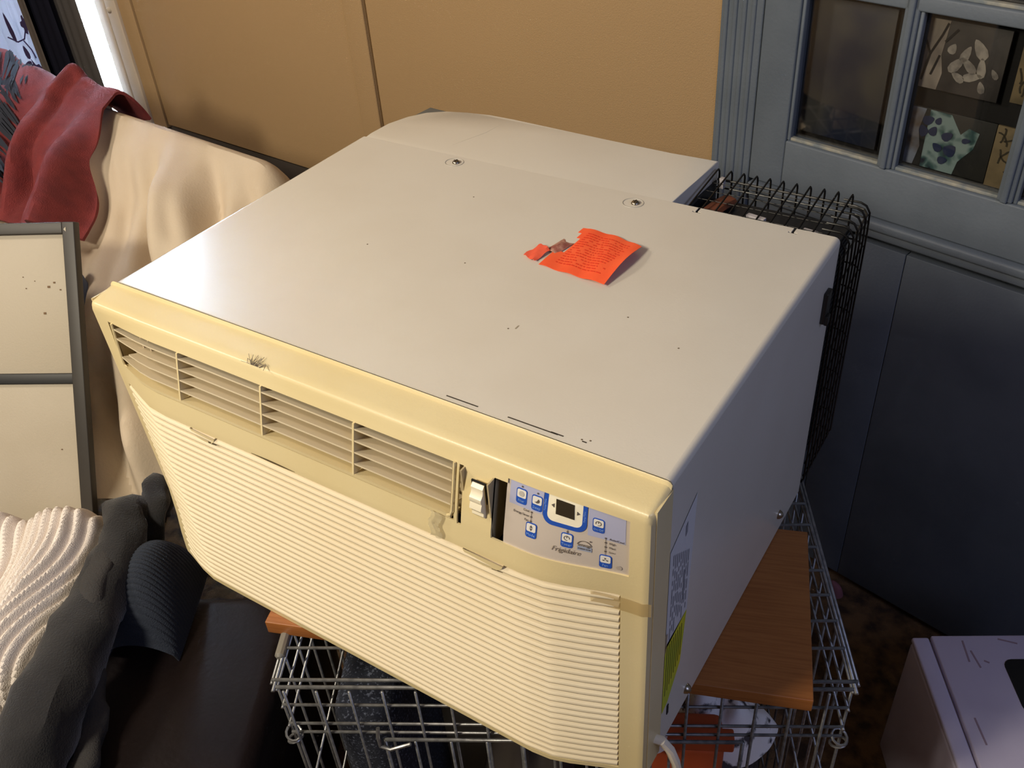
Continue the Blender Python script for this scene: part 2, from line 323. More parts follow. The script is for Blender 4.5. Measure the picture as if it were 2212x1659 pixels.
b = B(); tube(b, [tpt(-2.155, .735, -.047), tpt(-2.10, .728, -.047), tpt(-2.05, .745, -.047), tpt(-2.02, .78, -.047)], .0022, 5); tube(b, [tpt(-2.06, .738, -.047), tpt(-2.03, .715, -.047), tpt(-2.02, .69, -.047)], .002, 5); obj('printed_stem', b, print_m, cs)
M_gcur = mat('grey_curtain', (84, 80, 78), .85, spec=0, bump=.3, bscale=200)
curtain('grey_curtain', -1.665, -1.845, .50, 2.75, -.045, M_gcur, 'dark grey blackout curtain hanging beside the bright window gap', .012, 1.2)
curtain('navy_curtain', -1.775, -1.915, .50, 2.75, -.065, mat('navy_curtain', (30, 30, 40), .95, spec=0), 'near-black navy curtain edge between the sheer and the grey curtain', .01, 1.0)
curtain('grey_curtain_hem', -1.885, -1.925, .50, 2.75, -.082, mat('taupe_curtain', (92, 84, 78), .9, spec=0), 'narrow taupe curtain edge against the floral sheer', .006, 1.0)

# ------------------------------------------------------------------ air conditioner
Z1, Z0, W = 1.08, .701, .67
AC = thing('air_conditioner', 'large yellowed white room air conditioner standing on the wire crate', 'air conditioner', (.335, .2, Z0))
M_hous = mat('housing_paint', (218, 212, 200), .24, rgb2=(213, 206, 193), scale=5, bump=.03, bscale=500)
M_bez = mat('yellowed_plastic', (222, 205, 160), .34, rgb2=(216, 197, 148), scale=4, bump=.05, bscale=500)
M_bez2 = mat('cream_grille_plastic', (228, 214, 184), .42, rgb2=(224, 208, 174), scale=4)
M_metal = mat('bright_screw', (170, 160, 145), .3, 1.0)
# U-shaped sheet metal cover, rolled edges, two notches in the rear edge
prof = [(0, Z0), (0, Z1-.006)]
for k in range(1, 6): a = math.pi-k*math.pi/10; prof.append((.006+.006*math.cos(a), Z1-.006+.006*math.sin(a)))
xs_ = [.006, .15, .30, .45, .503, .506, .509, .513, .616, .619, .622, .626, .655]
prof += [(x, Z1) for x in xs_]
for k in range(0, 6): a = math.pi/2-k*math.pi/10; prof.append((W-.006+.006*math.cos(a), Z1-.006+.006*math.sin(a)))
prof.append((W, Z0))
ys = [0.002, .05, .15, .25, .35, .418, .421, .430]
b = B(); vs = [[b.verts.new((x, y, z)) for y in ys] for x, z in prof]
for i in range(len(prof)-1):
    for j in range(len(ys)-1):
        xm = (prof[i][0]+prof[i+1][0])/2; top = prof[i][1] == Z1 and prof[i+1][1] == Z1
        if top and ys[j] >= .418 and (.506 <= xm <= .509 or .619 <= xm <= .622): continue
        if top and ys[j] >= .418 and ys[j] < .421 and (.503 <= xm <= .513 or .616 <= xm <= .626): continue
        b.faces.new((vs[i][j], vs[i+1][j], vs[i+1][j+1], vs[i][j+1]))
bmesh.ops.recalc_face_normals(b, faces=b.faces)
so_ = obj('sleeve_cover', b, M_hous, AC, solid=.0014, off=0)
for p_ in so_.data.polygons: p_.use_smooth = not (p_.normal.z > .999 or abs(p_.normal.x) > .999)
b = B(); box(b, (.004, .004, Z0+.001), (W-.004, .425, Z1-.004)); obj('chassis', b, mat('galvanized_dark', (60, 56, 52), .6, .3), AC, smooth=False)
# rear plastic cover with a rounded outer corner
rc = [(.000, .4315), (-.003, .452), (-.001, .490), (.010, .522), (.027, .546), (.052, .562), (.085, .571), (.120, .574), (.160, .574), (.235, .570), (.308, .566), (.412, .562), (.450, .563), (.475, .566), (.472, .500), (.469, .4315)]
b = B(); prism(b, rc, Z1-.30, Z1-.004, .0025); obj('rear_cover', b, M_hous, AC)
b = B(); tube(b, [(.157, .5735, Z1-.0045), (.150, .52, Z1-.0043), (.120, .437, Z1-.0045)], .0005, 6); obj('mould_seam', b, mat('seam_shade', (188, 182, 168), .6), AC)
for (x, y) in [(.1745, .4125), (.4355, .4085)]:
    b = B(); lathe(b, [(.0052, 0), (.0052, .001), (.0042, .0026), (.002, .0036)], (x, y, Z1+.0006)); o = obj('screw', b, M_metal, AC)
    b = B(); box(b, (x-.003, y-.0005, Z1+.0036), (x+.003, y+.0005, Z1+.0044)); box(b, (x-.0005, y-.003, Z1+.0036), (x+.0005, y+.003, Z1+.0044)); obj('cross_slot', b, M_dark, o, smooth=False)
    b = B(); tube(b, [(x-.003+.0125*math.cos(t*math.pi/12), y+.0115*math.sin(t*math.pi/12), Z1+.0006) for t in range(24)], .0007, 6, closed=True); obj('dimple_ring', b, mat('dimple', (180, 174, 162), .5), AC)
for (y, z) in [(.344, .735), (.067, .722)]:
    b = B(); lathe(b, [(.006, 0), (.006, .001), (.0045, .004), (.002, .006)], (W+.0004, y, z), (1, 0, 0)); obj('side_screw', b, M_metal, AC)
b = B(); obox(b, (W+.003, .402, 1.010), (1, 0, 0), (0, 1, 0), (0, 0, 1), .0028, .008, .020, .0015); obox(b, (W+.007, .400, .995), (1, 0, 0), (0, 1, 0), (0, 0, 1), .002, .005, .006, .001); obj('side_clip', b, mat('clip_dark', (58, 56, 54), .4, .6), AC)
# --- front bezel
def G(z): return interp(z, [.70, .975, 1.005, 1.055, 1.068, 1.08], [.031, .024, .019, .006, .001, -.004])
def yf(x, z): return -(.036 + ss((x+.004)/.10)*ss((.672-x)/.11)*G(z) + .010*ss((.80-z)/.1)*(1-ss((x+.004)/.10)))
def xL(z): return -.006+max(0, 1.07-z)*.055
def xmap(x, z): return x if x > .3 else xL(z)+(x-0)*(.3-xL(z))/.3
GX0, GX1, GZ0, GZ1 = .026, .489, .9985, 1.056       # outlet opening
IX0, IX1, IZ0, IZ1 = .020, .646, .706, .972        # intake opening
prof = [('t', -.0004, 1.0790), ('t', -.0004, 1.0812), ('t', -.0014, 1.0818), ('t', -.0024, 1.0805), ('t', -.0032, 1.0782)]
xcols = sorted(set([0, .003, .006, .010, .014, IX0, GX0] + [.026+.0253*k for k in range(1, 19)] + [GX1, .4925, .497, .5285, .5415, .546, .56, .58, .60, .62, .635, IX1, .6525, .657, .660, .664, .667, .6695, .6715]))
zrows = [1.064, 1.060, GZ1, 1.045, 1.03, 1.015, 1.003, GZ0, .9965, .986, .980, .976, IZ0+.266, .95, .92, .88, .84, .80, .76, .73, IZ0, .703, .7004]
b = B()
def xe(x, z, y0):   # rounded vertical corners
    return x
rows = []
def prow(kind, a, z):
    row = []
    for x in xcols:
        xx = xmap(x, z); e = min(x-0, .6715-x); rd = 0 if e > .006 else (.006-e)
        back = .006-math.sqrt(max(0, .006**2-rd**2))
        if kind == 't': y = a
        else: y = yf(xx, z)+back
        zz = z-(.0035 if (kind == 't' and e < .001) else .001 if (kind == 't' and e < .004) else 0)
        row.append(b.verts.new((xx, y, zz)))
    return row
for k, (kd, a, z) in enumerate(prof): rows.append(prow(kd, a, z)); 
lastt = len(rows)
# top lip slopes forward and rolls over into the face
for tt, zz in [(.25, 1.0768), (.5, 1.0758), (.75, 1.0743)]:
    row = []
    for x in xcols:
        e = min(x, .6715-x); xx = xmap(x, zz); yy = -.004+(yf(xx, 1.068)+.004+.003)*tt
        row.append(b.verts.new((xx, yy, zz-(.0035 if e < .001 else .001 if e < .004 else 0))))
    rows.append(row)
for th in (20, 45, 70):
    row = []; a = math.radians(th)
    for x in xcols:
        e = min(x, .6715-x)
        xx = xmap(x, 1.07); yy = yf(xx, 1.067)+.005*(1-math.sin(a))+(.006 if e < .001 else .002 if e < .004 else 0); zz = 1.0675+.0062*math.cos(a)-(.0025 if e < .001 else .0008 if e < .004 else 0)
        row.append(b.verts.new((xx, yy, zz)))
    rows.append(row)
nface0 = len(rows)
for z in zrows: rows.append(prow('f', 0, z))
row = []
for x in xcols: row.append(b.verts.new((xmap(x, .7004), -.002, .7004)))
rows.append(row)
def zc(i): return sum(v.co.z for v in rows[i])/len(rows[i])
for i in range(len(rows)-1):
    for j in range(len(xcols)-1):
        if i >= nface0 and i < len(rows)-2:
            zm = (zrows[i-nface0]+zrows[i-nface0+1])/2; xm = (xcols[j]+xcols[j+1])/2
            if GX0 < xm < GX1 and GZ0 < zm < GZ1: continue
            if .4925 < xm < .497 and .9965 < zm < GZ1: continue
            if .5285 < xm < .5415 and .9965 < zm < GZ1: continue
            if .5415 < xm < .6525 and .9965 < zm < 1.060: continue
            if IX0 < xm < IX1 and IZ0 < zm < IZ1: continue
        b.faces.new((rows[i][j], rows[i][j+1], rows[i+1][j+1], rows[i+1][j]))
bmesh.ops.recalc_face_normals(b, faces=b.faces)
obj('front_bezel', b, M_bez, AC, solid=.0022, off=-1)
# bezel side skirts
for nm, X, sgn in (('l', 0, -1), ('r', 1, 1)):
    b = B()
    def P(u_, v_):
        z = .7006+(1.0735-.7006)*v_
        xx = xL(z) if X == 0 else .6713
        y1 = yf(xx, min(z, 1.067))+.0062
        return (xx, y1*(1-u_)+(-.0005)*u_, z)
    grid(b, P, 2, 12); obj('bezel_side', b, M_bez, AC, solid=.002, off=0)
# recess behind outlet and lever, its shade painted as darker plastic; intake back plate
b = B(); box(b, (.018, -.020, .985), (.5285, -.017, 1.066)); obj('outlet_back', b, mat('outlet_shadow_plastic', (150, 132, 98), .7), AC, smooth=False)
b = B(); box(b, (.014, -.034, .984), (.022, -.018, 1.056)); box(b, (.4885, -.040, .984), (.4925, -.018, 1.0555)); box(b, (.497, -.048, .984), (.4985, -.018, 1.0555)); box(b, (.5270, -.052, .984), (.5285, -.018, 1.0555)); box(b, (.5400, -.030, .984), (.5428, -.018, 1.0555)); box(b, (.018, -.036, .984), (.5428, -.018, .9875)); obj('recess_wall', b, mat('recess_shade_plastic', (176, 160, 126), .6), AC, smooth=False)
b = B(); box(b, (.527, -.022, .985), (.545, -.017, 1.066)); obj('recess_back', b, mat('recess_deep_shade', (120, 110, 90), .6), AC, smooth=False)
# outlet grille: frame, louvers, dividers (follows the bow of the face)
def gy(x, z): return yf(x, z)-.0012
def ribbon(bm, pts_fn, n, th):    # solid strip: pts_fn(t) -> 4 section corners
    secs = [[bm.verts.new(q) for q in pts_fn(k/n)] for k in range(n+1)]
    for A_, B_ in zip(secs, secs[1:]):
        for k in range(4): bm.faces.new((A_[k], A_[(k+1) % 4], B_[(k+1) % 4], B_[k]))
    bm.faces.new(secs[0][::-1]); bm.faces.new(secs[-1])
GL = AC
lz = [1.0500, 1.0382, 1.0264, 1.0146]
for k, z in enumerate(lz):
    b = B(); x0 = .031 if k != 2 else .052; x1 = .486
    def sec(t, z=z, x0=x0, x1=x1):
        x = x0+(x1-x0)*t; y = gy(x, z); return [(x, y, z+.0009), (x, y, z-.0011), (x, y+.022, z-.0105), (x, y+.022, z-.0090)]
    ribbon(b, sec, 22, 0); obj('louver', b, M_bez2, GL)
b = B()
def sec(t):
    x = .031+.455*t; z = 1.0030; y = gy(x, z); return [(x, y-.0002, z+.001), (x, y-.0002, z-.0030), (x, y+.016, z-.0050), (x, y+.016, z-.0035)]
ribbon(b, sec, 22, 0); obj('grille_frame_bottom', b, M_bez, GL)
for x in (.030, .488):
    b = B()
    pts = [(x, gy(x, 1.056), 1.057), (x, gy(x, 1.03), 1.03), (x, gy(x, 1.008), 1.009), (x+(.0015 if x < .1 else -.0015), gy(x, 1.004), 1.0045), (x+(.005 if x < .1 else -.005), gy(x, 1.0025), 1.0026)]
    tube(b, pts, .0014, 6); obj('grille_frame_side', b, M_bez, GL)
for x in (.1375, .2565, .3745):
    b = B()
    def sec(t, x=x):
        z = 1.056-.053*t; y = gy(x, z)-.0005; return [(x-.0011, y, z), (x+.0011, y, z), (x+.0007, y+.021, z), (x-.0007, y+.021, z)]
    ribbon(b, sec, 6, 0); obj('divider', b, M_bez, GL)
# inner vanes glimpsed through the broken left bay
b = B()
for x in (.066, .078): box(b, (x, -.034, 1.0), (x+.0012, -.024, 1.052))
obj('inner_vane', b, M_white_trim, GL, smooth=False)
b = B(); box(b, (.045, -.0215, 1.041), (.137, -.0205, 1.049)); box(b, (.142, -.0215, 1.046), (.20, -.0205, 1.050)); obj('dark_slit', b, M_dark, GL, smooth=False)
# intake ribs
NR = 28; pit_ = (IZ1-IZ0-.002)/NR
b = B()
def P(u_, v_):
    z = IZ0-.001+(IZ1-IZ0+.003)*v_; x = xmap(IX0-.001, z)*(1-u_)+(IX1+.001)*u_; return (x, yf(x, z)+.0030, z)
grid(b, P, 30, 30); obj('intake_back', b, M_bez2, AC, solid=.001)
for k in range(NR):
    z = IZ0+.001+pit_*(k+.5); x0 = xmap(IX0+.001, z); x1 = IX1-.001; b = B(); n = 20
    secs = []
    for q in range(n+1):
        t = q/n; x = x0+(x1-x0)*(t**1.0); y = yf(x, z); h = .0036
        e = 1.0 if 0 < q < n else .55
        pr_ = [(.0034, .00345), (.0006, .0030), (-.0016, .0020), (-.0024, .0006), (-.0022, -.0010), (-.0006, -.0024), (.0034, -.0027)]; secs.append([b.verts.new((x, y+a_*(e if a_ < .003 else 1), z+c_)) for a_, c_ in pr_])
    for A_, B_ in zip(secs, secs[1:]):
        for m_ in range(6): b.faces.new((A_[m_], A_[m_+1], B_[m_+1], B_[m_]))
    b.faces.new(secs[0][::-1]); b.faces.new(secs[-1]); obj('rib', b, M_bez2, AC)
# finger tabs
for (x, z, wd) in [(.163, .9715, .021), (.521, .9725, .024)]:
    b = B(); n = 12; f0 = []; f1 = []
    for k in range(n+1):
        a = math.pi+math.pi*k/n; px = x+wd*math.cos(a)*.9; pz = z+.0105*math.sin(a); yy = yf(px, pz)
        f0.append(b.verts.new((px, yy-.0026+(.0012 if k < n*.7 else 0), pz))); f1.append(b.verts.new((px, yy+.003, pz)))
    b.faces.new(f0); 
    for k in range(n): b.faces.new((f0[k], f1[k], f1[k+1], f0[k+1]))
    obj('finger_tab', b, M_bez, AC, smooth=False)
    b = B(); obox(b, (x+wd*.62, yf(x, z)-.0008, z-.0082), (1, 0, .12), (0, 1, 0), (-.12, 0, 1), .006, .0012, .0011); obj('tab_gap', b, mat('gap_brown', (84, 70, 44), .8), AC, smooth=False)
b = B()
def sec(t):
    x = .235+.06*t; z = .9735; y = yf(x, z)-.0004; h = .0010*math.sin(math.pi*min(max(t, .02), .98)); return [(x, y, z+h), (x, y, z-h), (x, y+.002, z-h), (x, y+.002, z+h)]
ribbon(b, sec, 8, 0); obj('panel_gap', b, mat('gap_brown', (84, 70, 44), .8), AC)
# vent lever in its slot
b = B(); x0, x1 = .508, .5245
yb = yf(.515, 1.03)
box(b, (.509, yb-.0006, 1.0035), (.5235, yb+.001, 1.0515)); obj('lever_slot', b, M_dark, AC, smooth=False)
b = B(); n = 14; secs = []
for q in range(n+1):
    t = q/n; z = 1.0500-.041*t; bump_ = .0075*math.sin(math.pi*t)+.0012*math.sin(t*math.pi*8); y = yb-.0012-bump_
    secs.append([b.verts.new((.5105, y, z)), b.verts.new((.5225, y, z)), b.verts.new((.5225, yb+.002, z)), b.verts.new((.5105, yb+.002, z))])
for A_, B_ in zip(secs, secs[1:]):
    for m_ in range(4): b.faces.new((A_[m_], A_[(m_+1) % 4], B_[(m_+1) % 4], B_[m_]))
b.faces.new(secs[0][::-1]); b.faces.new(secs[-1]); obj('vent_lever', b, mat('lever_cream', (236, 226, 200), .4), AC)
# --- control panel
def cpy(x, z): return yf(x, z)+.0016
def plate(bm, x0, x1, z0, z1, d, nu=16, nv=6, rb=None):
    grid(bm, lambda a, c: (x0+(x1-x0)*a, cpy(x0+(x1-x0)*a, z0+(z1-z0)*c)-d, z0+(z1-z0)*c), nu, nv)
mp_ = bpy.data.materials.new('control_overlay'); mp_.use_nodes = True; nt = mp_.node_tree; bs = nt.nodes['Principled BSDF']; bs.inputs['Roughness'].default_value = .22
bs.inputs['Base Color'].default_value = (*lin((196, 184, 172)), 1)
CPN = None
b = B(); plate(b, .5405, .6535, .9955, 1.0610, 0); cp = obj('control_panel', b, mp_, AC, solid=.001)
b = B(); plate(b, .5440, .576, 1.038, 1.0595, .0003, 6, 4); obj('lavender_field', b, mat('lavender_field', (172, 174, 200), .3), cp, solid=.0002)
b = B(); plate(b, .6165, .6485, 1.031, 1.0600, .0003, 8, 4); obj('lavender_field', b, mat('lavender_field', (172, 174, 200), .3), cp, solid=.0002)
M_btn = mat('button_blue', (38, 82, 176), .3); M_btw = mat('button_white', (226, 222, 214), .35); M_ink = mat('ink_grey', (92, 84, 78), .5); M_ltblue = mat('light_blue_ink', (130, 165, 225), .4)
def shape(bm, pts, d, rim=0.0006):
    bm.faces.new([bm.verts.new((x, cpy(x, z)-d, z)) for x, z in pts])
def rr(x0, x1, z0, z1, r_, only=None):
    pts = []
    for cx, cz, a0, k in ((x1-r_, z1-r_, 0, 0), (x0+r_, z1-r_, 90, 1), (x0+r_, z0+r_, 180, 2), (x1-r_, z0+r_, 270, 3)):
        for q in range(4): a = math.radians(a0+q*30); pts.append((cx+r_*math.cos(a), cz+r_*math.sin(a)))
    return pts
def txt(s, x, z, size, m, d=.0016, parent=None, align='CENTER', shear=0, name='lettering'):
    cu = bpy.data.curves.new('t', 'FONT'); cu.body = s; cu.size = size; cu.align_x = align; cu.align_y = 'CENTER'; cu.shear = shear; cu.resolution_u = 2; cu.extrude = 0.00008
    ot = bpy.data.objects.new('t', cu); C.objects.link(ot); bpy.context.view_layer.update()
    dg = bpy.context.evaluated_depsgraph_get(); me = bpy.data.meshes.new_from_object(ot.evaluated_get(dg)); bpy.data.objects.remove(ot); bpy.data.curves.remove(cu)
    for v in me.vertices:
        X, Y, Zz = v.co; px, pz = x+X, z+Y; v.co = (px, cpy(px, pz)-d-Zz, pz)
    me.materials.clear(); me.materials.append(m); o = bpy.data.objects.new(name, me); C.objects.link(o); o.parent = parent or cp; return o
keys = [(.5555, 1.0480, 'Filter', 'dot'), (.5705, 1.0470, 'Sleep', 'moon'), (.5672, 1.0197, 'Mode', 'mode'), (.5995, 1.0205, 'Timer', 'clock'), (.6255, 1.0440, 'On/Off', 'power'), (.6325, 1.0070, 'Fan', 'fan')]
for (x, z, t_, ic) in keys:
    hw, hh = .0052, .0072
    b = B(); shape(b, rr(x-hw, x+hw, z-hh, z+hh, .0022), .0006); k_ = obj('key', b, M_btn, AC, solid=.0004, smooth=False)
    b = B(); shape(b, rr(x-hw+.0009, x+hw-.0009, z-.0012, z+hh-.0009, .0014), .0009); obj('key_face', b, M_btw, k_, solid=.0002, smooth=False)
    txt(t_, x, z-.0042, .0036 if len(t_) < 6 else .0029, M_ltblue, .0009, k_)
    b = B(); cx, cz = x, z+.0026
    if ic == 'dot': shape(b, [(cx+.0026*math.cos(a*.5236), cz+.0026*math.sin(a*.5236)) for a in range(12)], .0012); mm = mat('icon_pale', (186, 180, 170), .5)
    elif ic == 'moon': shape(b, [(cx+.0024*math.cos(math.radians(a)), cz+.0022*math.sin(math.radians(a))) for a in range(-150, 61, 15)]+[(cx+.0003, cz+.0002), (cx-.0008, cz-.0012)], .0012); mm = M_ink
    elif ic == 'mode': shape(b, [(cx-.0014, cz+.0003), (cx+.0014, cz+.0003), (cx, cz+.0028)], .0012); shape(b, [(cx-.0014, cz-.0003), (cx, cz-.0028), (cx+.0014, cz-.0003)], .0012); mm = M_ink
    elif ic in ('clock', 'power'):
        for a in range(2, 22) if ic == 'clock' else range(-4, 17):
            a0, a1 = math.radians(a*15-45), math.radians(a*15-30); shape(b, [(cx+.0026*math.cos(a0), cz+.0024*math.sin(a0)), (cx+.0026*math.cos(a1), cz+.0024*math.sin(a1)), (cx+.0020*math.cos(a1), cz+.0018*math.sin(a1)), (cx+.0020*math.cos(a0), cz+.0018*math.sin(a0))], .0012)
        shape(b, [(cx-.0003, cz), (cx+.0003, cz), (cx+.0003, cz+.0026), (cx-.0003, cz+.0026)], .0012); mm = M_ink
    else:
        for a in (90, 210, 330): a = math.radians(a); shape(b, [(cx+.0004*math.cos(a+1.5), cz+.0004*math.sin(a+1.5)), (cx+.0026*math.cos(a+.35), cz+.0022*math.sin(a+.35)), (cx+.0026*math.cos(a-.35), cz+.0022*math.sin(a-.35))], .0012)
        mm = M_ink
    obj('icon', b, mm, k_, smooth=False)
# blue U-shaped ring round the display
b = B()
def upath(x0, x1, zt, zb, rd):
    p = [(x0, zt)]
    for a in range(180, 271, 15): p.append((x0+rd+rd*math.cos(math.radians(a)), zb+rd+rd*math.sin(math.radians(a))))
    for a in range(270, 361, 15): p.append((x1-rd+rd*math.cos(math.radians(a)), zb+rd+rd*math.sin(math.radians(a))))
    p.append((x1, zt)); return p
po = upath(.5765, .6155, 1.0608, 1.0315, .009); pi_ = upath(.5803, .6115, 1.0608, 1.0355, .006)
for k in range(len(po)-1): shape(b, [po[k], po[k+1], pi_[k+1], pi_[k]], .0007)
obj('display_ring', b, M_btn, cp, solid=.0002, smooth=False)
b = B(); shape(b, pi_, .0005); obj('display_field', b, mat('cream_field', (240, 232, 208), .3), cp, solid=.0002, smooth=False)
b = B(); shape(b, [(.5882, 1.0435), (.6046, 1.0430), (.6040, 1.0572), (.5876, 1.0575)], .0011); obj('display', b, mat('display_dark', (52, 46, 36), .15), AC, solid=.0003, smooth=False)
b = B(); shape(b, [(.5836, 1.0508), (.5862, 1.0528), (.5862, 1.0488)], .0009); shape(b, [(.6092, 1.0500), (.6066, 1.0480), (.6066, 1.0520)], .0009); obj('arrow', b, M_ink, cp, smooth=False)
for s_, x in (('Temp/Time', .5784), ('Temp/Time', .6135)):
    t_ = txt(s_, 0, 0, .0026, M_ltblue, 0); me = t_.data
    for v in me.vertices:
        pass
    bpy.data.objects.remove(t_)
    cu = bpy.data.curves.new('t', 'FONT'); cu.body = s_; cu.size = .0024; cu.align_x = 'CENTER'; cu.align_y = 'CENTER'; cu.resolution_u = 2
    ot = bpy.data.objects.new('t', cu); C.objects.link(ot); bpy.context.view_layer.update(); me = bpy.data.meshes.new_from_object(ot.evaluated_get(bpy.context.evaluated_depsgraph_get())); bpy.data.objects.remove(ot)
    for v in me.vertices:
        X, Y = v.co.x, v.co.y; px, pz = x-Y, 1.049+X; v.co = (px, cpy(px, pz)-.0011, pz)
    me.materials.append(M_ltblue); ol = bpy.data.objects.new('lettering', me); C.objects.link(ol); ol.parent = cp
for s_, z in (('Cool', 1.0370), ('Energy Saver', 1.0325), ('Fan', 1.0282)): txt(s_, .5640, z, .0029, M_ink, .0008, align='RIGHT')
for s_, z in (('Auto/Cool', 1.0330), ('High', 1.0282), ('Med', 1.0234), ('Low', 1.0186)): txt(s_, .6350, z, .0029, M_ink, .0008, align='LEFT')
b = B()
for (x, z) in [(.5662, 1.0370), (.5662, 1.0325), (.5662, 1.0282), (.6320, 1.0330), (.6320, 1.0282), (.6320, 1.0234), (.6320, 1.0186), (.5555, 1.0570), (.5705, 1.0562), (.5995, 1.0292)]:
    shape(b, [(x+.0009*math.cos(a*1.0472), z+.0009*math.sin(a*1.0472)) for a in range(6)], .0008)
obj('indicator_dot', b, M_ink, cp, smooth=False)
b = B()
for x, z0, z1 in ((.5662, 1.0268, 1.0375), (.6320, 1.0140, 1.0330), (.5995, 1.0275, 1.0312)): shape(b, [(x-.0002, z0), (x+.0002, z0), (x+.0002, z1), (x-.0002, z1)], .0007)
obj('indicator_line', b, M_ink, cp, smooth=False)
txt('Frigidaire', .5990, .0+1.0098, .0066, mat('brand_ink', (150, 138, 124), .4, .3), .0008, shear=.35)
# energy emblem
b = B()
for a in range(0, 12):
    a0, a1 = math.radians(20+a*12), math.radians(32+a*12); cx, cz = .6145, 1.0180
    shape(b, [(cx+.0066*math.cos(a0), cz+.0062*math.sin(a0)), (cx+.0066*math.cos(a1), cz+.0062*math.sin(a1)), (cx+.0060*math.cos(a1), cz+.0056*math.sin(a1)), (cx+.0060*math.cos(a0), cz+.0056*math.sin(a0))], .0008)
st = []
for k in range(10): a = math.radians(90+36*k); q = .0013 if k % 2 == 0 else .0005; st.append((.6195+q*math.cos(a), 1.0250+q*math.sin(a)))
shape(b, st, .0009)
obj('energy_emblem', b, M_ink, cp, smooth=False)
b = B(); shape(b, rr(.6085, .6208, 1.0135, 1.0182, .0006), .0006); obj('emblem_box', b, mat('emblem_blue', (150, 158, 178), .4), cp, smooth=False)
txt('energy', .6145, 1.0198, .0042, M_ink, .0009, shear=.3); txt('ENERGY STAR', .6146, 1.0158, .0017, M_ink, .0009)
b = B(); shape(b, [(.6440+.0024*math.cos(a*.5236), 1.0030+.0024*math.sin(a*.5236)) for a in range(12)], .0006); obj('sensor_dot', b, mat('sensor', (176, 164, 152), .3), cp, smooth=False)
# tape, labels on the side
b = B(); random.seed(5)
grid(b, lambda a, c: (.465+.012*a+.002*math.sin(c*9), yf(.47, .97+.03*c)-.0022-.0016*random.random(), .9745+.028*c), 5, 12)
tp = obj('clear_tape', b, mat('clear_tape', (196, 184, 150), .25, alpha=.55), AC)
b = B(); 
def P(u_, v_):
    x = .622+.050*u_; z = .9560+.0165*v_-.004*u_; return (x, yf(min(x, .668), z)-.0016+(.004*ss((x-.664)/.008)), z)
grid(b, P, 14, 5); obj('old_tape', b, mat('old_tape', (206, 178, 118), .3, alpha=.5), AC)
M_lab = mat('rating_label', (206, 206, 208), .45); M_yel = mat('yellow_label', (214, 200, 30), .6, rgb2=(176, 186, 40), scale=22)
def sidepoly(bm, pts, x): bm.faces.new([bm.verts.new((x, y, z)) for y, z in pts])
b = B(); sidepoly(b, [(.003, .995), (.056, 1.022), (.050, .872), (.003, .862)], W+.0013); lb = obj('rating_label', b, M_lab, AC, smooth=False)
b = B()
random.seed(9)
for k in range(9):
    y = .010+.0042*k; z = .985-.003*k
    while z > .885:
        L = random.uniform(.006, .022); sidepoly(b, [(y, z), (y+.0016, z+.0008), (y+.0016, z-L+.0008), (y, z-L)], W+.0016); z -= L+random.uniform(.002, .008)
sidepoly(b, [(.036, .938), (.039, .940), (.039, .900), (.036, .899)], W+.0017); sidepoly(b, [(.034, 1.000), (.038, 1.003), (.038, .990), (.034, .987)], W+.0017)
obj('label_print', b, mat('label_ink', (140, 140, 146), .6), lb, smooth=False)
b = B(); sidepoly(b, [(.003, .868), (.050, .872), (.042, .800), (.016, .765), (.003, .760)], W+.0013); yl = obj('yellow_label', b, M_yel, AC, smooth=False)
b = B()
for k in range(8): y = .007+.0046*k; sidepoly(b, [(y, .862), (y+.0012, .862), (y+.0012, .785+.004*k), (y, .785+.004*k)], W+.0016)
obj('label_print', b, mat('label_print_olive', (110, 112, 24), .6), yl, smooth=False)
b = B(); sidepoly(b, [(-.030, .880), (-.018, .897), (.006, .885), (.004, .860), (-.026, .845)], W+.0020); obj('old_tape', b, mat('old_tape2', (150, 130, 92), .35, alpha=.6), AC, smooth=False)
# scuffs along the seam and a hair tuft caught on the bezel
b = B()
for (x, L, y) in [(.448, .034, .006), (.513, .05, .0065), (.585, .004, .009), (.556, .012, .007)]:
    box(b, (x, y-.0005, Z1+.0006), (x+L, y+.0005, Z1+.0011))
obj('scuff_mark', b, mat('scuff', (58, 50, 40), .8), AC, smooth=False)
b = B(); random.seed(11)
for k in range(26):
    x = .248+random.uniform(-.006, .006); y = yf(.25, 1.067)+.002; a = random.uniform(-2.2, 2.2); L = random.uniform(.006, .016)
    tube(b, [(x, y, 1.0725), (x+L*.5*math.sin(a), y+random.uniform(-.003, .006), 1.0725+.003), (x+L*math.sin(a), y+L*.7*math.cos(a), 1.077)], .00022, 4)
obj('hair_tuft', b, mat('grey_hair', (120, 108, 96), .8), AC)
# rust pits / crumbs on the top
b = B(); random.seed(12)
for (x, y) in [(.330, .205), (.535, .19), (.44, .12), (.205, .19), (.25, .34), (.60, .165), (.59, .012), (.583, .010)]:
    box(b, (x, y, Z1+.0006), (x+.0014, y+.0014, Z1+.0010))
obj('speck', b, mat('speck', (112, 96, 76), .8), AC, smooth=False)
b = B(); box(b, (.4465, .1235, Z1+.0006), (.4480, .1300, Z1+.0009)); obj('scratch', b, mat('scratch', (160, 148, 128), .7), AC, smooth=False)
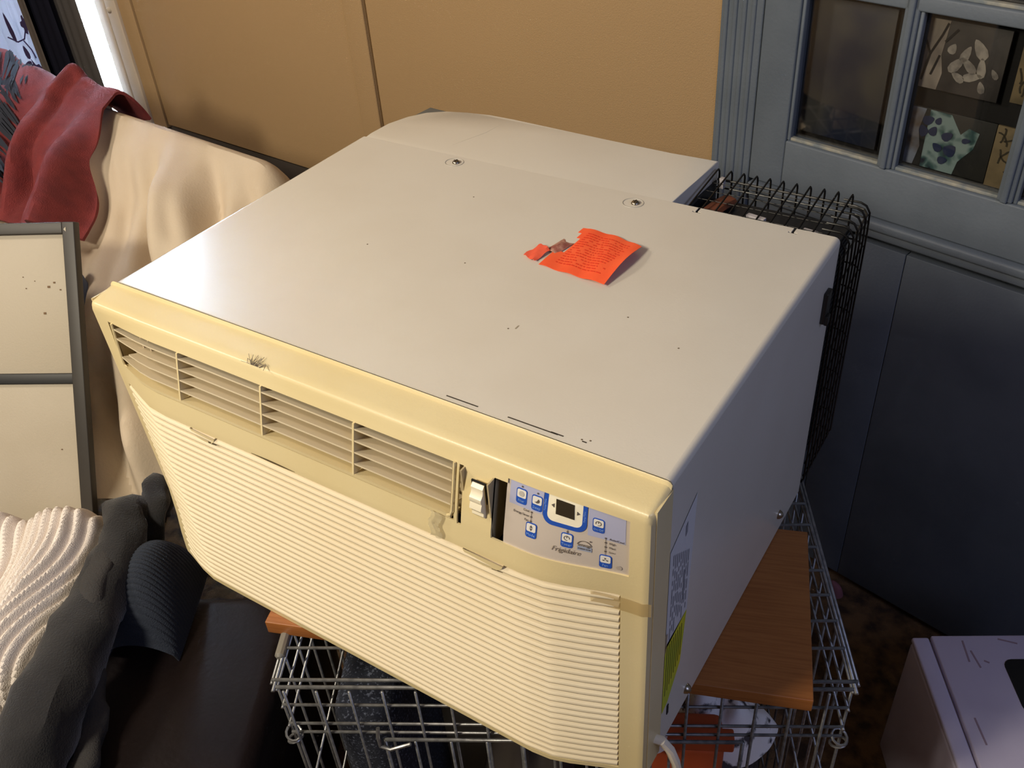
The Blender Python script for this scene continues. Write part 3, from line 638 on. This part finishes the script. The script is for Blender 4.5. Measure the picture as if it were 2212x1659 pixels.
# --- condenser behind, under a black wire guard
M_coil = mat('black_coil', (34, 35, 38), .5, .2, stretch=(1, 1, 30))
b = B(); box(b, (.478, .432, .705), (.655, .535, 1.040)); obj('condenser', b, M_coil, AC, smooth=False)
b = B()
for k in range(40):
    z = .73+k*.0078; box(b, (.6551, .434, z), (.6566, .533, z+.0012))
    box(b, (.480, .5351, z), (.653, .5366, z+.0012))
obj('fin_stack', b, mat('fin_grey', (50, 50, 52), .4, .6), AC, smooth=False, kind='stuff')
b = B(); tube(b, [(.498, .440, 1.046), (.500, .470, 1.050), (.503, .50, 1.049), (.508, .525, 1.047)], .012, 8, flat=.5); obj('rusty_bracket', b, mat('rust', (110, 58, 34), .9, rgb2=(52, 30, 22), scale=60), AC)
for g_ in ((.489, .546, 1.057, .003, .003, .007), (.552, .500, 1.0435, .012, .0035, .003), (.5435, .4805, 1.044, .0035, .0025, .003), (.619, .5015, 1.042, .009, .0015, .001)):
    b = B(); obox(b, g_[:3], (.985, -.17, 0), (.17, .985, 0), (0, 0, 1), *g_[3:], .0006); obj('white_tab', b, mat('scrap_white', (190, 184, 186), .6), AC, smooth=False)
M_wire = mat('black_wire', (20, 19, 19), .35, .4)
gx = [.480+.0168*k for k in range(12)]
for x in gx[:-1]:
    b = B(); pts = [(x, .432, 1.058), (x, .50, 1.066), (x, .548, 1.071)]
    for a in (60, 30, 0): pts.append((x, .549+.009*math.cos(math.radians(a)), 1.063+.009*math.sin(math.radians(a))))
    pts += [(x, .558, 1.03), (x, .558, .72), (x, .553, .711), (x, .54, .708)]
    tube(b, pts, .00125, 6); obj('guard_wire', b, M_wire, AC)
for k in range(8):
    y = .548-.0160*k; b = B(); tube(b, [(.640, y, 1.066), (.660, y, 1.066), (.667, y, 1.063), (.672, y, 1.055), (.673, y, 1.03), (.673, y, .72), (.668, y, .710)], .00125, 6); obj('guard_wire', b, M_wire, AC)
for k in range(11):
    z = 1.045-.033*k; b = B(); tube(b, [(.478, .5565, z), (.655, .5565, z), (.666, .553, z), (.6715, .545, z), (.6715, .434, z)], .0011, 6); obj('guard_wire', b, M_wire, AC)
for k in range(5):
    y = .448+.023*k; b = B(); tube(b, [(.478, y, 1.0575+.0001*k), (.640, y, 1.0590)], .0005, 6); obj('guard_cross_wire', b, mat('grey_wire', (44, 42, 40), .5, .3), AC)
b = B(); tube(b, [(.478, .558, 1.055), (.652, .558, 1.055), (.664, .555, 1.054), (.670, .546, 1.053), (.671, .50, 1.052)], .0016, 6); obj('guard_rim', b, mat('rim_wire', (52, 50, 48), .5, .3), AC)
b = B(); box(b, (.465, .4325, 1.0), (.4765, .56, 1.052)); obj('shroud_end', b, M_coil, AC, smooth=False)
# power cord leaving the lower front corner
b = B(); tube(b, [(.6700, -.012, .738), (.679, -.011, .739), (.686, -.006, .722), (.690, .002, .690), (.694, .008, .64), (.70, .014, .52), (.69, .02, .40), (.66, .03, .30)], .0050, 10)
obj('power_cord', b, mat('cord_cream', (240, 228, 206), .45), AC, label='cream power cord')
b = B(); box(b, (W+.0008, -.008, .732), (W+.0016, -.004, .752)); box(b, (W+.0008, .016, .742), (W+.0016, .0195, .757)); obj('cord_slot', b, M_dark, AC, smooth=False)
keep(AC)

# ------------------------------------------------------------------ orange notice
random.seed(4)
on = B()
def on_grid():
    Aq, Bq, Cq, Dq = Vector((.405, .238)), Vector((.489, .229)), Vector((.492, .310)), Vector((.409, .330))
    def P(u_, v_):
        p = (Aq*(1-u_)+Bq*u_)*(1-v_)+(Dq*(1-u_)+Cq*u_)*v_
        p += Vector((0, .006*math.sin(math.pi*u_)*v_))
        z = Z1+.0016+.0075*math.sin(math.pi*(.15+.85*v_))*(.35+.65*u_)*u_ + .006*(u_*v_)**2+.0008*math.sin(17*u_+5*v_)
        return (p.x, p.y, z)
    return P
P_on = on_grid()
grid(on, P_on, 16, 16, skip=lambda a, c: a < .14 and .38 < c < .80 + .1*math.sin(a*40))
M_or = mat('fluorescent_orange', (255, 100, 52), .8, rgb2=(252, 90, 44), scale=30)
OP = thing('orange_notice', 'torn fluorescent orange paper notice lying on top of the air conditioner', 'paper', (.45, .28, Z1))
obj('sheet', on, M_or, OP, solid=.0003)
b = B(); random.seed(21)
for k in range(15):
    v_ = .14+.052*k; u_ = .16
    while u_ < .84:
        L = random.uniform(.02, .07); 
        if random.random() < .85:
            q = [P_on(u_, v_), P_on(min(u_+L, .86), v_), P_on(min(u_+L, .86), v_+.020), P_on(u_, v_+.020)]
            b.faces.new([b.verts.new((x, y, z+.0003)) for x, y, z in q])
        u_ += L+.018
obj('faint_print', b, mat('orange_ink', (232, 58, 22), .8), OP, smooth=False)
b = B(); grid(b, lambda a, c: (.381+.018*a+.004*c, .246+.026*c-.006*a, Z1+.003+.004*math.sin(a*3)*c+.0012*math.sin(9*a+7*c)), 5, 5); obj('torn_flap', b, mat('orange_dull', (240, 96, 66), .8), OP, solid=.0003)
b = B(); grid(b, lambda a, c: (.396+.016*a+.006*c, .268+.030*c-.004*a, Z1+.0015+.0035*math.sin(a*3.1)*math.sin(c*3.1+.5)), 5, 5); obj('curled_backing', b, mat('paper_back', (150, 84, 72), .8, rgb2=(206, 160, 136), scale=90), OP, solid=.0003)
keep(OP)

# ------------------------------------------------------------------ board under the air conditioner
def unit(a): return Vector((math.cos(math.radians(a)), math.sin(math.radians(a)), 0))
M_wood = mat('varnished_board', (158, 98, 48), .42, rgb2=(142, 84, 38), scale=14, stretch=(1, 22, 22), bump=.1)
BD = unit(20); BN = unit(110); bc = Vector((.192, -.082, 0))+BD*.317+BN*.123
b = B(); obox(b, (0, 0, 0), (1, 0, 0), (0, 1, 0), (0, 0, 1), .318, .124, .0098, .0012)
bo = tag(obj('wooden_board', b, M_wood), 'brown varnished shelf board lying across the top of the wire crate', 'board'); bo.location = (bc.x, bc.y, .6895); bo.rotation_euler = (0, 0, math.radians(20))

# ------------------------------------------------------------------ wire crate
CT = .677; KO = Vector((.252, -.139, 0)); kx = unit(29.5); ky = unit(119.5); KW, KL = .656, .80
M_gal = mat('galvanized_wire', (150, 150, 150), .38, .75, rgb2=(118, 118, 120), scale=90)
CR = thing('wire_crate', 'folding galvanized wire dog crate carrying the board and air conditioner', 'crate', (KO.x, KO.y, 0))
def K(x, y, z): p = KO+kx*x+ky*y; return (p.x, p.y, z)
def cyl_mesh(name, L, rad):
    bm = B(); tube(bm, [(0, 0, 0), (0, 0, L)], rad, 8); me = bpy.data.meshes.new(name); bm.to_mesh(me); bm.free()
    for p in me.polygons: p.use_smooth = True
    me.materials.append(M_gal); return me
cm = {}
def wire(a, b_, rad=.0019, name='wire'):
    a, b_ = Vector(a), Vector(b_); L = round((b_-a).length, 3); k = (L, rad)
    if k not in cm: cm[k] = cyl_mesh('wire', L, rad)
    o = bpy.data.objects.new(name, cm[k]); C.objects.link(o); o.parent = CR; o.location = a; o.rotation_mode = 'QUATERNION'; o.rotation_quaternion = (b_-a).to_track_quat('Z', 'Y'); return o
zb = .022
for k in range(18):   # front
    x = .0115+.0385*k
    if x < KW: wire(K(x, 0, zb), K(x, 0, CT-.003))
for z in (CT-.001, .641, .603, .585, .46, .335, .21, .085, .024): wire(K(0.002, .004, z), K(KW-.002, .004, z), .0024 if z in (CT-.001,) else .0019)
for k in range(21):   # sides and back
    y = .012+.04*k
    if y < KL:
        wire(K(0, y, zb), K(0, y, CT-.003)); wire(K(KW, y, zb), K(KW, y, CT-.003))
for k in range(17): wire(K(.0115+.0385*k, KL, zb), K(.0115+.0385*k, KL, CT-.003))
for z in (CT-.003, .64, .602, .46, .335, .21, .085, .024):
    wire(K(.003, 0, z), K(.003, KL, z)); wire(K(KW-.003, 0, z), K(KW-.003, KL, z)); wire(K(0, KL-.004, z), K(KW, KL-.004, z))
for k in range(20):   # lid rungs
    y = .018+.0387*k
    if k == 0: continue
    wire(K(0, y, CT+.0012), K(KW, y, CT+.0012))
wire(K(-.004, .012, CT+.0015), K(KW+.004, .012, CT+.0015), .0022)
for x in (.0, KW): wire(K(x, -.002, CT-.001), K(x, KL, CT-.001), .0024)
for x in (-.005, KW+.005): wire(K(x, .01, CT-.004), K(x, KL, CT-.004), .0024)
# door in the front panel, hook latch, corner rings, hinge sleeves
wire(K(.118, -.005, .584), K(.54, -.005, .584), .0024, 'door_wire'); wire(K(.118, -.005, .08), K(.118, -.005, .584), .0024, 'door_wire'); wire(K(.54, -.005, .08), K(.54, -.005, .584), .0024, 'door_wire')
for k in range(8): wire(K(.155+.043*k, -.007, .08), K(.155+.043*k, -.007, .584), .0019, 'door_wire')
b = B(); tube(b, [K(.150, -.012, .586), K(.125, -.014, .577), K(.113, -.012, .581), K(.111, -.008, .593), K(.112, -.003, .605)], .0024, 8); obj('hook_latch', b, M_gal, CR)
for (x, y) in ((.004, .004), (KW-.004, .004)):
    for z in (.572, .583):
        b = B(); c = Vector(K(x, y, z)); tube(b, [c+Vector((.009*math.cos(a*.5236), .009*math.sin(a*.5236), .004*math.sin(a*.5236+z*300))) for a in range(12)], .0017, 6, closed=True); obj('corner_ring', b, M_gal, CR)
b = B(); p0, p1 = Vector(K(-.003, .042, CT+.001)), Vector(K(-.003, .085, CT+.001)); tube(b, [p0, p0*.93+p1*.07, p0*.07+p1*.93, p1], [.003, .0062, .0062, .003], 10); obj('hinge_sleeve', b, mat('sleeve_grey', (140, 136, 126), .45, .3), CR)
b = B(); box(b, (-.01, -.01, 0), (.01, .01, .02)); bm2 = b
for q in ((0.01, .01), (KW-.01, .01), (KW-.01, KL-.01), (.01, KL-.01)): pass
bm2.free()
b = B(); obox(b, Vector(K(KW/2, KL/2, .014)), kx, ky, (0, 0, 1), KW/2-.012, KL/2-.012, .013, .004); obj('crate_tray', b, mat('tray_black', (22, 22, 24), .5), CR)
keep(CR)
for o_ in CR.children: pass

# things inside the crate
M_speck = mat('speckled_navy', (30, 34, 46), .95, rgb2=(98, 104, 120), scale=260, lo=.56, hi=.66, bump=.6, bscale=300)
def mound(bm, c, rx, ry, h, n=22, seed=0, ax=0, amp=.18, z0=0):
    ca, sa = math.cos(ax), math.sin(ax)
    def P(u_, v_):
        th = 2*math.pi*u_; rr_ = v_; k = (1-rr_**3)
        x, y = rx*rr_*math.cos(th), ry*rr_*math.sin(th)
        nz = noise.noise(Vector((x*14+seed, y*14, seed)))
        x *= 1+amp*nz; return (c[0]+x*ca-y*sa, c[1]+x*sa+y*ca, z0+h*k*(1+amp*1.4*noise.noise(Vector((x*22, y*22, seed+3)))*(1 if rr_ < .98 else 0)))
    grid(bm, P, n*2, n); bmesh.ops.remove_doubles(bm, verts=bm.verts, dist=1e-4)
b = B(); pc = Vector(K(.075, .17, 0)); obox(b, (pc.x, pc.y, .027+.27), kx, ky, (0, 0, 1), .042, .13, .27, .03)
bmesh.ops.subdivide_edges(b, edges=[e for e in b.edges if e.calc_length() > .05], cuts=4, use_grid_fill=True)
tag(obj('speckled_pillow', b, M_speck), 'navy speckled fabric pillow standing upright at the left in the crate', 'pillow')
b = B(); mound(b, K(.27, .14, 0), .10, .07, .33, seed=4, ax=.5, z0=.028); tag(obj('dark_bag', b, mat('dark_taupe', (62, 54, 48), .9, bump=.3)), 'dark taupe rounded bag in the crate below the latch', 'bag')
b = B(); pc = Vector(K(.38, .43, 0)); mound(b, (pc.x, pc.y, 0), .12, .10, .26, seed=8, ax=.5, z0=.028, amp=.1); tag(obj('dark_blanket', b, mat('dark_red_cloth', (52, 22, 22), .9)), 'dark red blanket heap deep inside the crate behind the taupe bag', 'blanket')
b = B(); pc = Vector(K(.548, .165, 0)); mound(b, (pc.x, pc.y, 0), .080, .060, .080, n=38, seed=2, ax=.51, z0=.335, amp=.55)
wc = tag(obj('white_cloth', b, mat('white_cloth', (240, 238, 240), .9, rgb2=(70, 66, 72), scale=38, lo=.54, hi=.62, bump=.5)), 'white cloth with black specks, crumpled in the right of the crate', 'cloth')
b = B(); obox(b, (.628, .172, .445), unit(27), unit(117), (0, 0, 1), .072, .011, .012, .003); obox(b, (.62, .19, .235), unit(27), unit(117), (0, 0, 1), .06, .03, .20, .01)
tag(obj('orange_carton', b, mat('orange_carton', (170, 72, 34), .6)), 'orange-red carton standing in front of the white cloth', 'carton')
b = B(); grid(b, lambda a, c: (.600+.026*a-.004*c, .128+.010*a, .50-.04*c-.012*math.sin(a*3.14)*c), 6, 6); tag(obj('paper_scrap', b, mat('white_scrap', (196, 190, 206), .7), solid=.0008), 'small white paper scrap hanging by the power cord', 'paper')
b = B(); pc = Vector(K(.580, .245, 0)); mound(b, (pc.x, pc.y, 0), .062, .105, .295, seed=6, ax=.5, z0=.028); tag(obj('speckled_cushion', b, mat('speckled_grey', (46, 42, 46), .95, rgb2=(120, 112, 112), scale=200, lo=.56, hi=.68)), 'dark grey speckled cushion at the right front inside the crate', 'cushion')

# ------------------------------------------------------------------ lavender box on the floor
LB = thing('painted_box', 'lavender-white painted low box on the carpet at lower right', 'box', (.95, .55, 0))
M_lav = mat('lavender_paint', (200, 192, 214), .5, rgb2=(190, 182, 204), scale=6)
lx = unit(30); ly = unit(-60); lo_ = Vector((.845, .600, 0))
b = B(); c = lo_+lx*.125+ly*.24; obox(b, (c.x, c.y, .152), lx, ly*-1, (0, 0, 1), .125, .24, .150, .008); obj('box_body', b, M_lav, LB)
b = B(); c = lo_+lx*.1395+ly*.24; obox(b, (c.x, c.y, .3075), lx, ly*-1, (0, 0, 1), .1095, .241, .0055, .003); obj('lid', b, M_lav, LB)
b = B(); c = lo_+lx*.014+ly*.24; obox(b, (c.x, c.y, .3055), lx, ly*-1, (0, 0, 1), .0135, .240, .0050, .004); obj('side_rim', b, M_lav, LB)
b = B(); pl_ = []
for cx_, cy_, a0 in ((.205, .128, 0), (.138, .128, 90), (.138, .060, 180), (.205, .060, 270)):
    for q in range(5): a = math.radians(a0+q*22.5); pl_.append(lo_+lx*(cx_+.014*math.cos(a))+ly*(cy_+.014*math.sin(a)))
prism(b, [(p.x, p.y) for p in pl_][::-1], .3126, .3140); obj('handle_recess', b, mat('recess_black', (14, 14, 14), .5), LB)
b = B()
for (s, t, a, L) in [(.075, .03, -1.1, .020), (.085, .045, -.9, .016), (.145, .012, .2, .014), (.10, .05, 0, .004), (.05, .17, -1.0, .022)]:
    p = lo_+lx*s+ly*t; d = unit(math.degrees(a)); obox(b, (p.x, p.y, .3133), d, d.cross(Vector((0, 0, -1))), (0, 0, 1), L, .0013, .0003)
obj('scratch', b, mat('box_scratch', (150, 128, 140), .8), LB, smooth=False)
keep(LB)
b = B(); mound(b, (.672, .900, 0), .022, .014, .03, seed=5, ax=-.3, z0=.001, amp=.4); tag(obj('pink_sock', b, mat('pink', (150, 96, 104), .9)), 'small faded pink sock on the carpet against the wall', 'sock')
# grey-blue painted box behind the air conditioner
b = B(); c2 = Vector((-.262, .916, 0))+unit(-6)*.088+unit(-96)*.088
obox(b, (c2.x, c2.y, .4520), unit(-6), unit(84), (0, 0, 1), .088, .088, .4510, .003); tag(obj('grey_blue_cabinet', b, mat('grey_blue', (112, 116, 116), .6)), 'grey-blue painted cabinet corner peeking out behind the air conditioner', 'cabinet')

# ------------------------------------------------------------------ sofa with sheet
M_lea = mat('dark_brown_leather', (26, 19, 19), .45, spec=.18, rgb2=(21, 15, 16), scale=9, bump=.35, bscale=120)
SF = thing('sofa', 'dark brown leather sofa under a cream sheet left of the crate', 'sofa', (-.4, 0, 0))
so = Vector((.252, -.139, 0)) + kx*-.085     # a line 8 cm left of the crate, running along it
def Sf(x, y): return so+kx*x+ky*y
b = B(); c = Sf(-.50, .0); obox(b, (c.x, c.y, .385), kx, ky, (0, 0, 1), .50, .335, .065, .03); obj('seat_cushion', b, M_lea, SF)
b = B(); c = Sf(-.50, .05); obox(b, (c.x, c.y, .175), kx, ky, (0, 0, 1), .49, .38, .145, .02); obj('base', b, M_lea, SF)
keep(SF)
M_sheet = mat('cream_sheet', (206, 190, 168), .85, rgb2=(200, 182, 158), scale=6, bump=.25, bscale=250)
def sheet_pt(u_, v_, off=0.0):
    """u 0 left .. 1 right; v 0 back .. .12 ridge .. 1 hem on the seat"""
    T = Vector((-1.42+1.17*u_, .700-.145*u_, .905-.02*(1-u_)))
    Bq = Vector((-.42, .10, .456))+Vector((.876, .483, 0))*(-.75+1.03*u_)
    dr = ss((u_-.86)/.14)
    T = T + Vector((.035*dr, -.01*dr, -.30*dr**1.5))
    if v_ < .12:
        t = v_/.12; p = T+Vector((0, .075*(1-t), -.10*(1-t)**2)); n_ = Vector((0, .3, .9))
    else:
        t = (v_-.12)/.88
        p = T*(1-t)+Bq*t
        bulge = math.sin(math.pi*min(1, t*1.02))
        p += Vector((.02, -.035, .045))*bulge*(1-.4*t)
        n_ = Vector((.25, -.65, .7))
    fold = .016*math.sin(21*u_-7.5*v_+1.2*math.sin(6*v_))+.012*math.sin(47*u_-15*v_+2+2*math.sin(3*v_))+.007*math.sin(83*u_-20*v_)+.018*noise.noise(Vector((u_*9, v_*4, 2)))+.006*noise.noise(Vector((u_*30-v_*14, v_*8, 5)))
    amp_ = ss((v_-.10)/.22)
    p += n_.normalized()*(fold*1.7*amp_+off)
    return p
b = B(); grid(b, lambda a, c: sheet_pt(a, c), 150, 60)
sh = tag(obj('cream_sheet', b, M_sheet, solid=.003), 'cream cotton sheet draped over the sofa back behind the air conditioner', 'sheet')
# red throw over the left end
M_red = mat('maroon_knit', (120, 44, 44), .9, rgb2=(104, 36, 38), scale=30, bump=.8, bscale=420)
def red_pt(u_, v_):
    vv = .02+.42*v_
    edge = interp(vv, [.05, .12, .20, .26, .42, .5], [.475, .478, .487, .50, .560, .575])+.006*math.sin(vv*40)
    uu = .02+(edge-.02)*u_
    fold = .020*math.exp(-((u_-.62-.12*v_)/.05)**2)*1.0+.012*math.sin(u_*20+v_*4)*.6
    f2 = -.020*math.exp(-((u_-.72+.10*v_)/.03)**2)*ss(v_*3)-.018*math.exp(-((u_-.52+.04*v_)/.022)**2)*ss((v_-.25)*4)
    ridge = .020*math.exp(-((v_-.17)/.07)**2)*(.5+.5*math.sin(u_*9+1))
    return sheet_pt(uu, vv, .030+.016*v_+fold+f2+ridge)
RT = thing('maroon_throw', 'maroon knitted throw with a navy feathery edge over the sofa back', 'throw', (-1.1, .6, .6))
b = B(); grid(b, red_pt, 90, 60); obj('knit_cloth', b, M_red, RT, solid=.006, off=0)
b = B(); random.seed(8)
for k in range(150):
    v_ = random.uniform(.0, .75); u0 = .12+random.uniform(-.12, .16)*(1-v_*.6); u0 += .11+.36*v_; p = red_pt(max(0, u0-.14), v_)+Vector((0, -.002, .006)); q = red_pt(u0-.02, min(1, v_+.07))+Vector((.0, -.006, .008))
    d = (q-p); sd = d.cross(Vector((.3, -.6, .7))).normalized()*.006
    b.faces.new([b.verts.new(p-sd), b.verts.new(p+sd), b.verts.new(p+d*.7+sd*.6), b.verts.new(q), b.verts.new(p+d*.7-sd*.6)])
obj('navy_fringe', b, mat('navy_feather', (30, 34, 46), .85), RT, smooth=False, kind='stuff')
keep(RT)
b = B(); 
c = sheet_pt(.575, .50); mound(b, (c.x+.010, c.y-.040, 0), .036, .026, .13, seed=3, z0=c.z-.085, amp=.1); tag(obj('blue_pillow', b, mat('slate_blue', (92, 104, 132), .9)), 'slate blue pillow corner showing between the framed board and the sheet', 'pillow')
# framed board leaning on the sofa
FB = thing('framed_board', 'black-framed white two-panel board leaning on the sofa back', 'board', (-.40, .05, .503))
fA = Vector((-.400, .050, .503)); fh = Vector((-.876, -.483, 0)); fB = Vector((-.517, .268, .905)); fu = (fB-fA); FL = fu.length; fu = fu.normalized(); fh = (fh-fu*fh.dot(fu)).normalized(); fn = fu.cross(fh).normalized()
if fn.dot(co.location-fA) < 0: fn = -fn
M_fr = mat('charcoal_frame', (58, 54, 50), .5); M_cv = mat('canvas_white', (186, 175, 156), .6, rgb2=(178, 166, 146), scale=4, bump=.15, bscale=300)
def fb(name, s0, s1, t0, t1, d0, d1, m, bev=.0015, parent=FB):
    b = B(); c = fA+fh*((s0+s1)/2)+fu*((t0+t1)/2)+fn*((d0+d1)/2); obox(b, c, fh, fu, fn if fh.cross(fu).dot(fn) > 0 else -fn, (s1-s0)/2, (t1-t0)/2, abs(d1-d0)/2, bev); return obj(name, b, m, parent)
fr = .021; FW = .62
F0 = -.058
fb('frame_stile', 0, fr, F0, FL, -.012, .006, M_fr); fb('frame_stile', FW-fr, FW, F0, FL, -.012, .006, M_fr)
fb('frame_rail', fr+.0003, FW-fr, FL-fr*.9, FL, -.012, .005, M_fr); fb('frame_rail', fr+.0003, FW-fr, F0, F0+fr, -.012, .005, M_fr)
fb('frame_bar', fr+.0003, FW-fr, FL*.430, FL*.430+.0175, -.012, .002, mat('bar_black', (34, 34, 36), .5))
fb('panel', fr, FW-fr, FL*.430+.0175, FL-fr*.9, -.010, -.004, M_cv, .0005); fb('panel', fr, FW-fr, F0+fr, FL*.430, -.010, -.004, M_cv, .0005)
b = B()
for (s, t, q) in [(.046, .373, .0017), (.056, .366, .0022), (.036, .361, .0013), (.066, .322, .0022), (.096, .364, .001), (.08, .376, .0008), (.10, .383, .0009), (.053, .09, .0012)]:
    c = fA+fh*s+fu*t+fn*-.0035; obox(b, c, fh, fu, fn, q, q*.8, .0004)
obj('stain_spot', b, mat('stain', (120, 96, 72), .9), FB, smooth=False)
b = B(); c = fA+fh*.014+fu*(FL-.012)+fn*.0065; b.faces.new([b.verts.new(c+fh*x+fu*y) for x, y in ((0, -.004), (.004, 0), (0, .004))]); obj('corner_chip', b, mat('chip', (190, 180, 160), .7), FB, smooth=False)
keep(FB)

# ------------------------------------------------------------------ sweater and dark clothes on the seat
SZ = .451
M_swe = mat('cream_knit', (238, 228, 220), .95, bump=.9, bscale=500)
def sweater():
    b = B()
    o0 = Vector((-.245, .062)); # top right corner
    def P(u_, v_):
        # u runs along the length toward the lower left of the picture, v across toward the right edge
        a = Vector((-.510, -.100))*(1-u_)+Vector((-.42, -.46))*u_
        c = Vector((-.275, .062))*(1-u_)+Vector((-.125, -.36))*u_ + Vector((.035, .02))*math.sin(math.pi*min(1, u_*1.3))*.4
        p = a*(1-v_)+c*v_
        h = .158*math.sqrt(max(0, min(1, v_*5)))*math.sqrt(max(0, min(1, (1-v_)*4.5)))*math.sqrt(max(0, min(1, u_*7+.02)))*(1-.25*u_)
        w_ = v_*1.0+.14*math.sin(u_*3.6+.4)+.09*math.sin(u_*7.2+v_*3)
        valley = .026*math.exp(-((v_-(.45+.35*u_))/.09)**2)
        rib = .0045*(math.sin(w_*2*math.pi*25))
        h = h-valley+rib*(1 if .02 < v_ < .98 else 0)*min(1, u_*10+.3)
        return (p.x, p.y, SZ+max(.001, h))
    grid(b, P, 60, 240); return b
sw = tag(obj('cream_sweater', sweater(), M_swe, solid=.002, off=1), 'cream rib-knit sweater crumpled on the sofa seat below the framed board', 'sweater')
M_coat = mat('charcoal_fleece', (34, 33, 35), .95, rgb2=(26, 25, 28), scale=20, bump=.8, bscale=400, sheen=.2)
def cloth_roll(pts, rad, flat, n=18, amp=.16, seed=0, sm=5):
    P_ = [Vector(p) for p in pts]; out_p = []; out_r = []
    for i in range(len(P_)-1):
        for k in range(sm):
            t = k/sm; p0, p1, p2, p3 = P_[max(i-1, 0)], P_[i], P_[i+1], P_[min(i+2, len(P_)-1)]
            out_p.append(.5*((2*p1)+(p2-p0)*t+(2*p0-5*p1+4*p2-p3)*t*t+(3*p1-p0-3*p2+p3)*t**3)); out_r.append(rad[i]*(1-t)+rad[i+1]*t)
    out_p.append(P_[-1]); out_r.append(rad[-1])
    b = B(); tube(b, out_p, out_r, n, flat=flat)
    for v in b.verts:
        q = v.co*22+Vector((seed, 0, 0)); d = noise.noise(q)*.012*amp/.16+noise.noise(q*2.3)*.005
        v.co += Vector((d, d*.5, abs(d)*.6 if v.co.z > SZ+.01 else 0)); v.co.z = max(v.co.z, SZ+.0005)
    return b
DJ = thing('dark_jacket', 'charcoal fleece jacket crumpled beside the cream sweater on the sofa', 'jacket', (-.2, -.1, SZ))
obj('body', cloth_roll([(-.232, .070, SZ+.09), (-.250, .020, SZ+.12), (-.205, -.030, SZ+.11), (-.165, -.10, SZ+.10), (-.125, -.19, SZ+.09), (-.085, -.28, SZ+.07), (-.055, -.36, SZ+.03)], [.018, .030, .034, .040, .048, .052, .035], 1.05, seed=1), M_coat, DJ)
obj('sleeve', cloth_roll([(-.195, -.06, SZ+.135), (-.145, -.12, SZ+.130), (-.115, -.175, SZ+.08), (-.075, -.215, SZ+.03), (-.03, -.27, SZ+.02), (-.02, -.33, SZ+.02)], [.012, .020, .020, .026, .022, .012], .7, seed=7), mat('charcoal_light', (56, 54, 54), .95, bump=.8, bscale=400), DJ)
obj('hood', cloth_roll([(-.290, .104, SZ+.03), (-.262, .098, SZ+.11), (-.240, .070, SZ+.115), (-.225, .04, SZ+.10), (-.21, .02, SZ+.03)], [.010, .024, .022, .018, .010], .8, seed=13), M_coat, DJ)
keep(DJ)
# navy ribbed knit
b = B()
def P(u_, v_):
    a = Vector((-.235, .012))*(1-u_)+Vector((-.160, -.130))*u_; c = Vector((-.150, .058))*(1-u_)+Vector((-.060, -.085))*u_
    p = a*(1-v_)+c*v_
    h = .125*math.sqrt(max(0, math.sin(math.pi*min(1, max(0, v_)))))*math.sqrt(max(0, math.sin(math.pi*(.10+.88*u_))))+.0016*math.sin(u_*2*math.pi*24+v_*2)
    return (p.x, p.y, SZ+max(.0008, h))
grid(b, P, 140, 24); tag(obj('navy_ribbed_sweater', b, mat('navy_knit', (40, 46, 58), .95, bump=.8, bscale=500), solid=.002, off=1), 'folded navy fine-rib knit lying between the jacket and the dark seat', 'sweater')
